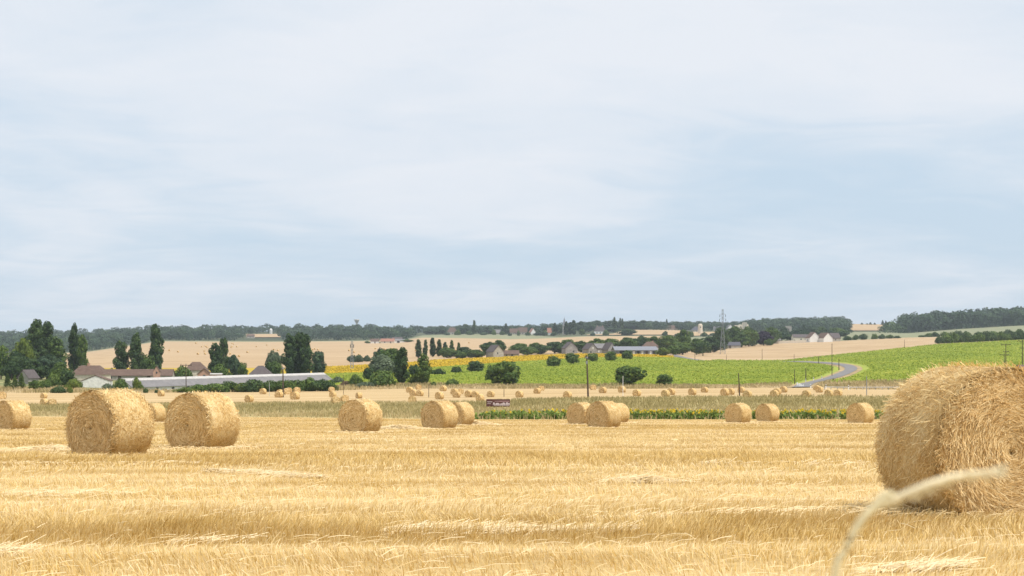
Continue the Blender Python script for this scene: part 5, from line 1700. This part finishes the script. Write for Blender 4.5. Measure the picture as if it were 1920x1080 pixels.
# brown information sign, its back to the grass strip
p = at(934, 766)
k_ = p.y / F
M_SIGN = plain('brown_sign_face', (0.115, 0.045, 0.040), 0.5, 0.7, 0.25)
M_SIGNP = plain('sign_pale_print', (0.62, 0.52, 0.53), 0.5, 1.2, 0.12)
r = thing('information_sign', p, 'wide brown tourist sign with pale pictures on the grass strip', 'sign', None, math.radians(-7))
w, z0, z1 = 22.3 * k_, (766 - 762.5) * k_, (766 - 748.5) * k_
MB().box(-w, w, 0, 0.12, z0, z1).build('panel', M_SIGN, r)
for s in (-0.7, 0.7):
    MB().box(w * s - 0.08, w * s + 0.08, 0.124, 0.26, -0.6, z1 - 0.1).build('post', B['steel'], r)
h = z1 - z0
# frame line, pale band with rounded shapes (a skyline of low domes), darker picture on the left
m = MB()
for x0, x1, a, b in ((-w * 0.93, -w * 0.50, 0.60, 0.68), (-w * 0.93, -w * 0.60, 0.36, 0.42), (-w * 0.36, w * 0.96, 0.16, 0.24)):
    m.box(x0, x1, -0.012, 0.0, z0 + h * a, z0 + h * b)
for cx_, rw, rh in ((-0.06, 0.20, 0.24), (0.26, 0.10, 0.18), (0.47, 0.15, 0.30), (0.75, 0.12, 0.34), (0.92, 0.07, 0.26), (-0.36, 0.09, 0.32)):
    pts = [(w * (cx_ + rw * math.cos(t)), z0 + h * (0.27 + rh * math.sin(t))) for t in np.linspace(0, math.pi, 9)]
    m.prism([(x, z) for x, z in pts], -0.012, 0.0)
m.build('pale_picture', M_SIGNP, r)
m = MB()
m.box(-w * 0.30, w * 0.96, -0.008, 0.0, z0 + h * 0.62, z0 + h * 0.80)
m.build('faded_line', plain('sign_faded_print', (0.27, 0.16, 0.16), 0.5, 3.0, 0.35), r)

# ------------------------------------------------------------------ crops and tall grass
def fan_points(n, k, u0, u1, rng, t0=0.0, t1=1.0):
    """random points on the ground between boundary k and k+1"""
    u = u0 + (u1 - u0) * rng.rand(n)
    d0, d1 = np.interp(u, LA[k][:, 0], LA[k][:, 2]), np.interp(u, LA[k + 1][:, 0], LA[k + 1][:, 2])
    v0, v1 = np.interp(u, LA[k][:, 0], LA[k][:, 1]), np.interp(u, LA[k + 1][:, 0], LA[k + 1][:, 1])
    z0, z1 = -(v0 - YH) / F * d0, -(v1 - YH) / F * d1
    if k == 1:
        z0 = near_z(d0)
    if k == 0:
        z1 = near_z(d1)
    t = t0 + (t1 - t0) * rng.rand(n)
    d = d0 + (d1 - d0) * t
    return u, t, (u - CU) / F * d, d, z0 + (z1 - z0) * t


M_TALL = mat_tint('tall_dry_grass', [(0.0, (0.276, 0.238, 0.097)), (0.35, (0.407, 0.335, 0.155)), (0.7, (0.563, 0.446, 0.242)), (1.0, (0.698, 0.572, 0.349))], 0.9, 0.25)
rng = np.random.RandomState(41)
P = []
u, t, x, y, z = fan_points(70000, 1, -250, 2170, rng, 0.0, 0.98)
pt = vnoise2(x / 9, y / 14, 44) * 0.6 + 0.4 * vnoise2(x / 2.2, y / 6, 45)
h = (0.22 + 0.30 * pt) * (0.6 + 0.7 * rng.rand(len(x)))
v, f = blades(x, y, z - 0.02, h, 0.09 * (0.6 + 0.8 * rng.rand(len(x))), 0.35, rng)
P.append((v, f, np.repeat(np.clip(0.50 * (1 - pt) + 0.40 * rng.rand(len(x)) - 0.14 + 0.30 * np.clip((0.35 - t) / 0.35, 0, 1), 0, 1), 6)))
V, Fq, T = join(P)
tag(link('tall_grass', mesh_np('tall_grass', V, Fq, T), M_TALL), 'olive and straw coloured tall grass on the strip between two fields', 'grass', None, 'stuff')
rng = np.random.RandomState(43)
u, t, x, y, z = fan_points(26000, 3, -250, 2170, rng, 0.0, 1.0)
pt = vnoise2(x / 7, y / 6, 46)
h = (0.35 + 0.8 * pt) * (0.6 + 0.6 * rng.rand(len(x)))
RP = np.array(smooth_path([(at(*q).x, at(*q).y) for q in ROADPX2], 10))


def off_road(x, y, lim):
    ok = np.ones(len(x), bool)
    for q in RP:
        ok &= (x - q[0]) ** 2 + (y - q[1]) ** 2 > lim * lim
    return ok


k = off_road(x, y, 4.0)
v, f = blades(x[k], y[k], z[k] - 0.02, h[k], 0.22 * (0.6 + 0.8 * rng.rand(int(k.sum()))), 0.35, rng)
tag(link('verge_grass', mesh_np('verge_grass', v, f, np.repeat(np.clip(0.75 * (1 - pt[k]) + 0.4 * rng.rand(int(k.sum())), 0, 1), 6)), M_TALL), 'dry mixed grass along the back edge of the second field', 'grass', None, 'stuff')

M_CROP = mat_tint('crop_leaves', [(0.0, (0.158, 0.223, 0.0233)), (0.4, (0.242, 0.302, 0.0353)), (0.75, (0.344, 0.377, 0.0512)), (1.0, (0.484, 0.465, 0.0837))], 0.8, 0.25)
rng = np.random.RandomState(47)
u, t, x, y, z = fan_points(230000, 4, 600, 2170, rng, 0.0, 0.995)
k = off_road(x, y, 6.5)
x, y, z, n = x[k], y[k], z[k], int(k.sum())
pt = vnoise2(x / 25, y / 30, 48)
c = np.stack([x, y, z + 0.10 + 0.55 * rng.rand(n)], 1)
o = np.stack([np.full(n, 0.15), np.full(n, -0.5), np.full(n, 0.9)], 1)
v, f, T = leaves(c, o, 0.62, rng, 0.08 + 0.34 * pt + 0.42 * rng.rand(n) ** 1.5 + 0.35 * (rng.rand(n) < 0.07))
tag(link('sunflower_crop', mesh_np('sunflower_crop', v, f, T), M_CROP), 'bright green sunflower crop filling the large middle field', 'crop', None, 'stuff')
M_YEL = mat_tint('flower_heads', [(0.0, (0.24, 0.19, 0.015)), (0.5, (0.50, 0.335, 0.015)), (1.0, (0.66, 0.48, 0.03))], 0.8, 0.15)
u, t, x, y, z = fan_points(30000, 5, 588, 1262, rng, 0.0, 1.0)
c = np.stack([x, y, z + 0.15 + 0.45 * rng.rand(len(x))], 1)
o = np.stack([np.full(len(x), 0.4), np.full(len(x), -0.6), np.full(len(x), 0.6)], 1)
v, f, T = leaves(c, o, 0.85, rng, rng.rand(len(x)) * 0.9 + 0.1 * vnoise2(x / 20, y / 20, 3))
tag(link('sunflower_heads', mesh_np('sunflower_heads', v, f, T), M_YEL), 'yellow flowering sunflowers in the band above the green field', 'flowers', None, 'stuff')

# the sunflower row right behind the near field
rng = np.random.RandomState(53)
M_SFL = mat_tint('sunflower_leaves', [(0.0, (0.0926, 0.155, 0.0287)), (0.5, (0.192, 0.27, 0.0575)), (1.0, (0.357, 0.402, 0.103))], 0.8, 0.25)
n = 620
u = 884 + (1790 - 884) * rng.rand(n)
dd = np.interp(u, LA[1][:, 0], LA[1][:, 2]) + 0.6 + 3.6 * rng.rand(n)
x = (u - CU) / F * dd
zz = near_z(dd) - 0.05
hh = (0.70 + 0.28 * rng.rand(n)) * np.clip((u - 860) / 60, 0.75, 1.0)
c, o, tn = [], [], []
for q in range(26):
    hq = hh * (0.05 + 0.9 * rng.rand(n))
    th = rng.rand(n) * 6.283
    rr = 0.16 * rng.rand(n) + 0.05
    c.append(np.stack([x + np.cos(th) * rr, dd + np.sin(th) * rr, zz + hq], 1))
    o.append(np.stack([np.cos(th) * 0.6, np.sin(th) * 0.6 - 0.3, np.full(n, 0.6)], 1))
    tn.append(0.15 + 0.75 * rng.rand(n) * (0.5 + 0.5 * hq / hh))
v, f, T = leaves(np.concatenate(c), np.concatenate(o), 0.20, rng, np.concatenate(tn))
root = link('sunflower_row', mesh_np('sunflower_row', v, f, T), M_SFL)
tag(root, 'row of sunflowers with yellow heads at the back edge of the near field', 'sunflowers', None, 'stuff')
k = rng.rand(n) < np.where(u < 1060, 0.30, 1.0)
ph = np.stack([np.full(k.sum(), 0.35) + 0.5 * rng.randn(k.sum()), np.full(k.sum(), -0.8), np.full(k.sum(), 0.25)], 1)
c = np.stack([x[k], dd[k] - 0.14, zz[k] + hh[k] * (0.86 + 0.20 * rng.rand(int(k.sum())))], 1)
v, f, T = leaves(c, ph * 3, 0.25, rng, 0.6 + 0.4 * rng.rand(int(k.sum())))
v2, f2, T2 = leaves(c + ph * 0.03, ph * 3, 0.09, rng, np.zeros(int(k.sum())))
link('flower_heads', mesh_np('flower_heads', np.concatenate([v, v2]), np.concatenate([f, f2 + len(v)]), np.concatenate([T, T2])), M_YEL, root)['kind'] = 'stuff'

# bales far away on the tan hillside
rng = np.random.RandomState(61)
for i in range(58):
    u = 310 + 590 * rng.rand() if i < 48 else 330 + 120 * rng.rand()
    v_ = 644 + 26 * rng.rand() ** 1.2
    if 520 < u < 600 or 685 < u < 790:
        v_ = 655 + 5 * rng.rand()
    p = at(u, v_)
    bale('small', p.x, p.y, -120 + 20 * rng.randn(), 'tiny speck of a bale far off on the tan hillside', 'bales on the tan hillside', 1.0)

# ------------------------------------------------------------------ the bent grass stalk close to the lens
def near_pt(u, v, d):
    return ((u - CU) / F * d, d, -(v - YH) / F * d)


M_GSTEM = plain('dry_grass_stem', (0.66, 0.59, 0.38), 0.7, 60)
M_GHEAD = plain('dry_grass_head', (0.70, 0.62, 0.42), 0.8, 60)
D = 0.86
stalk = thing('grass_stalk', ((1548 - CU) / F * D, D, near_z(D)), 'blurred bent dry grass stalk crossing in front of the huge bale', 'grass stalk')
o0 = Vector(stalk.location)
rel = lambda u, v, d=D: tuple(Vector(near_pt(u, v, d)) - o0)
bot = (0.0, 0.0, -0.02)
pts = [bot, rel(1546, 2200), rel(1552, 1400)] + [rel(*q) for q in ((1566, 1085), (1584, 1035), (1606, 990), (1634, 956), (1668, 938))]
MB().tube(smooth_path(pts, 5), 0.0021, 8).build('stem', M_GSTEM, stalk, smooth=True)
hp_ = [np.array(rel(*q)) for q in ((1655, 944), (1700, 926), (1745, 908), (1790, 895), (1830, 888), (1866, 884))]
hpts = smooth_path(hp_, 6)
nr_ = len(hpts)
MB().tube(hpts, [0.0005 + 0.0018 * math.sin(math.pi * min(1, (i / nr_) * 0.75 + 0.22)) for i in range(nr_)], 8).build('seed_head', M_GHEAD, stalk, smooth=True)
m = MB()
rg = random.Random(4)
for i in range(120):
    b = hpts[rg.randrange(nr_)]
    a = rg.random() * 6.283
    ln = 0.0015 + 0.0028 * rg.random()
    m.bar(tuple(b), (b[0] + 0.007, b[1] + math.cos(a) * ln * 0.6, b[2] + math.sin(a) * ln), 0.0005)
m.build('bristles', M_GHEAD, stalk)
pts = [rel(1640, 952), rel(1652, 934), rel(1664, 926), rel(1676, 930)]
MB().tube(smooth_path(pts, 4), [0.0024] * 6 + [0.0022] * 6 + [0.001], 6).build('leaf_sheath', M_GSTEM, stalk)

# ------------------------------------------------------------------ hazy air
m = bpy.data.materials.new('haze')
m.use_nodes = True
t = m.node_tree
t.nodes.remove(t.nodes['Principled BSDF'])
pv = nd(t, 'ShaderNodeVolumePrincipled')
pv.inputs['Color'].default_value = (0.82, 0.91, 1.0, 1)
pv.inputs['Density'].default_value = 0.000075
t.links.new(pv.outputs[0], t.nodes['Material Output'].inputs['Volume'])
hz_ = MB().box(-4700, 4700, -60, 5400, -15, 125).build('haze', m)
tag(hz_, None, None, None, 'stuff')
print('scene done', len(bpy.data.objects))
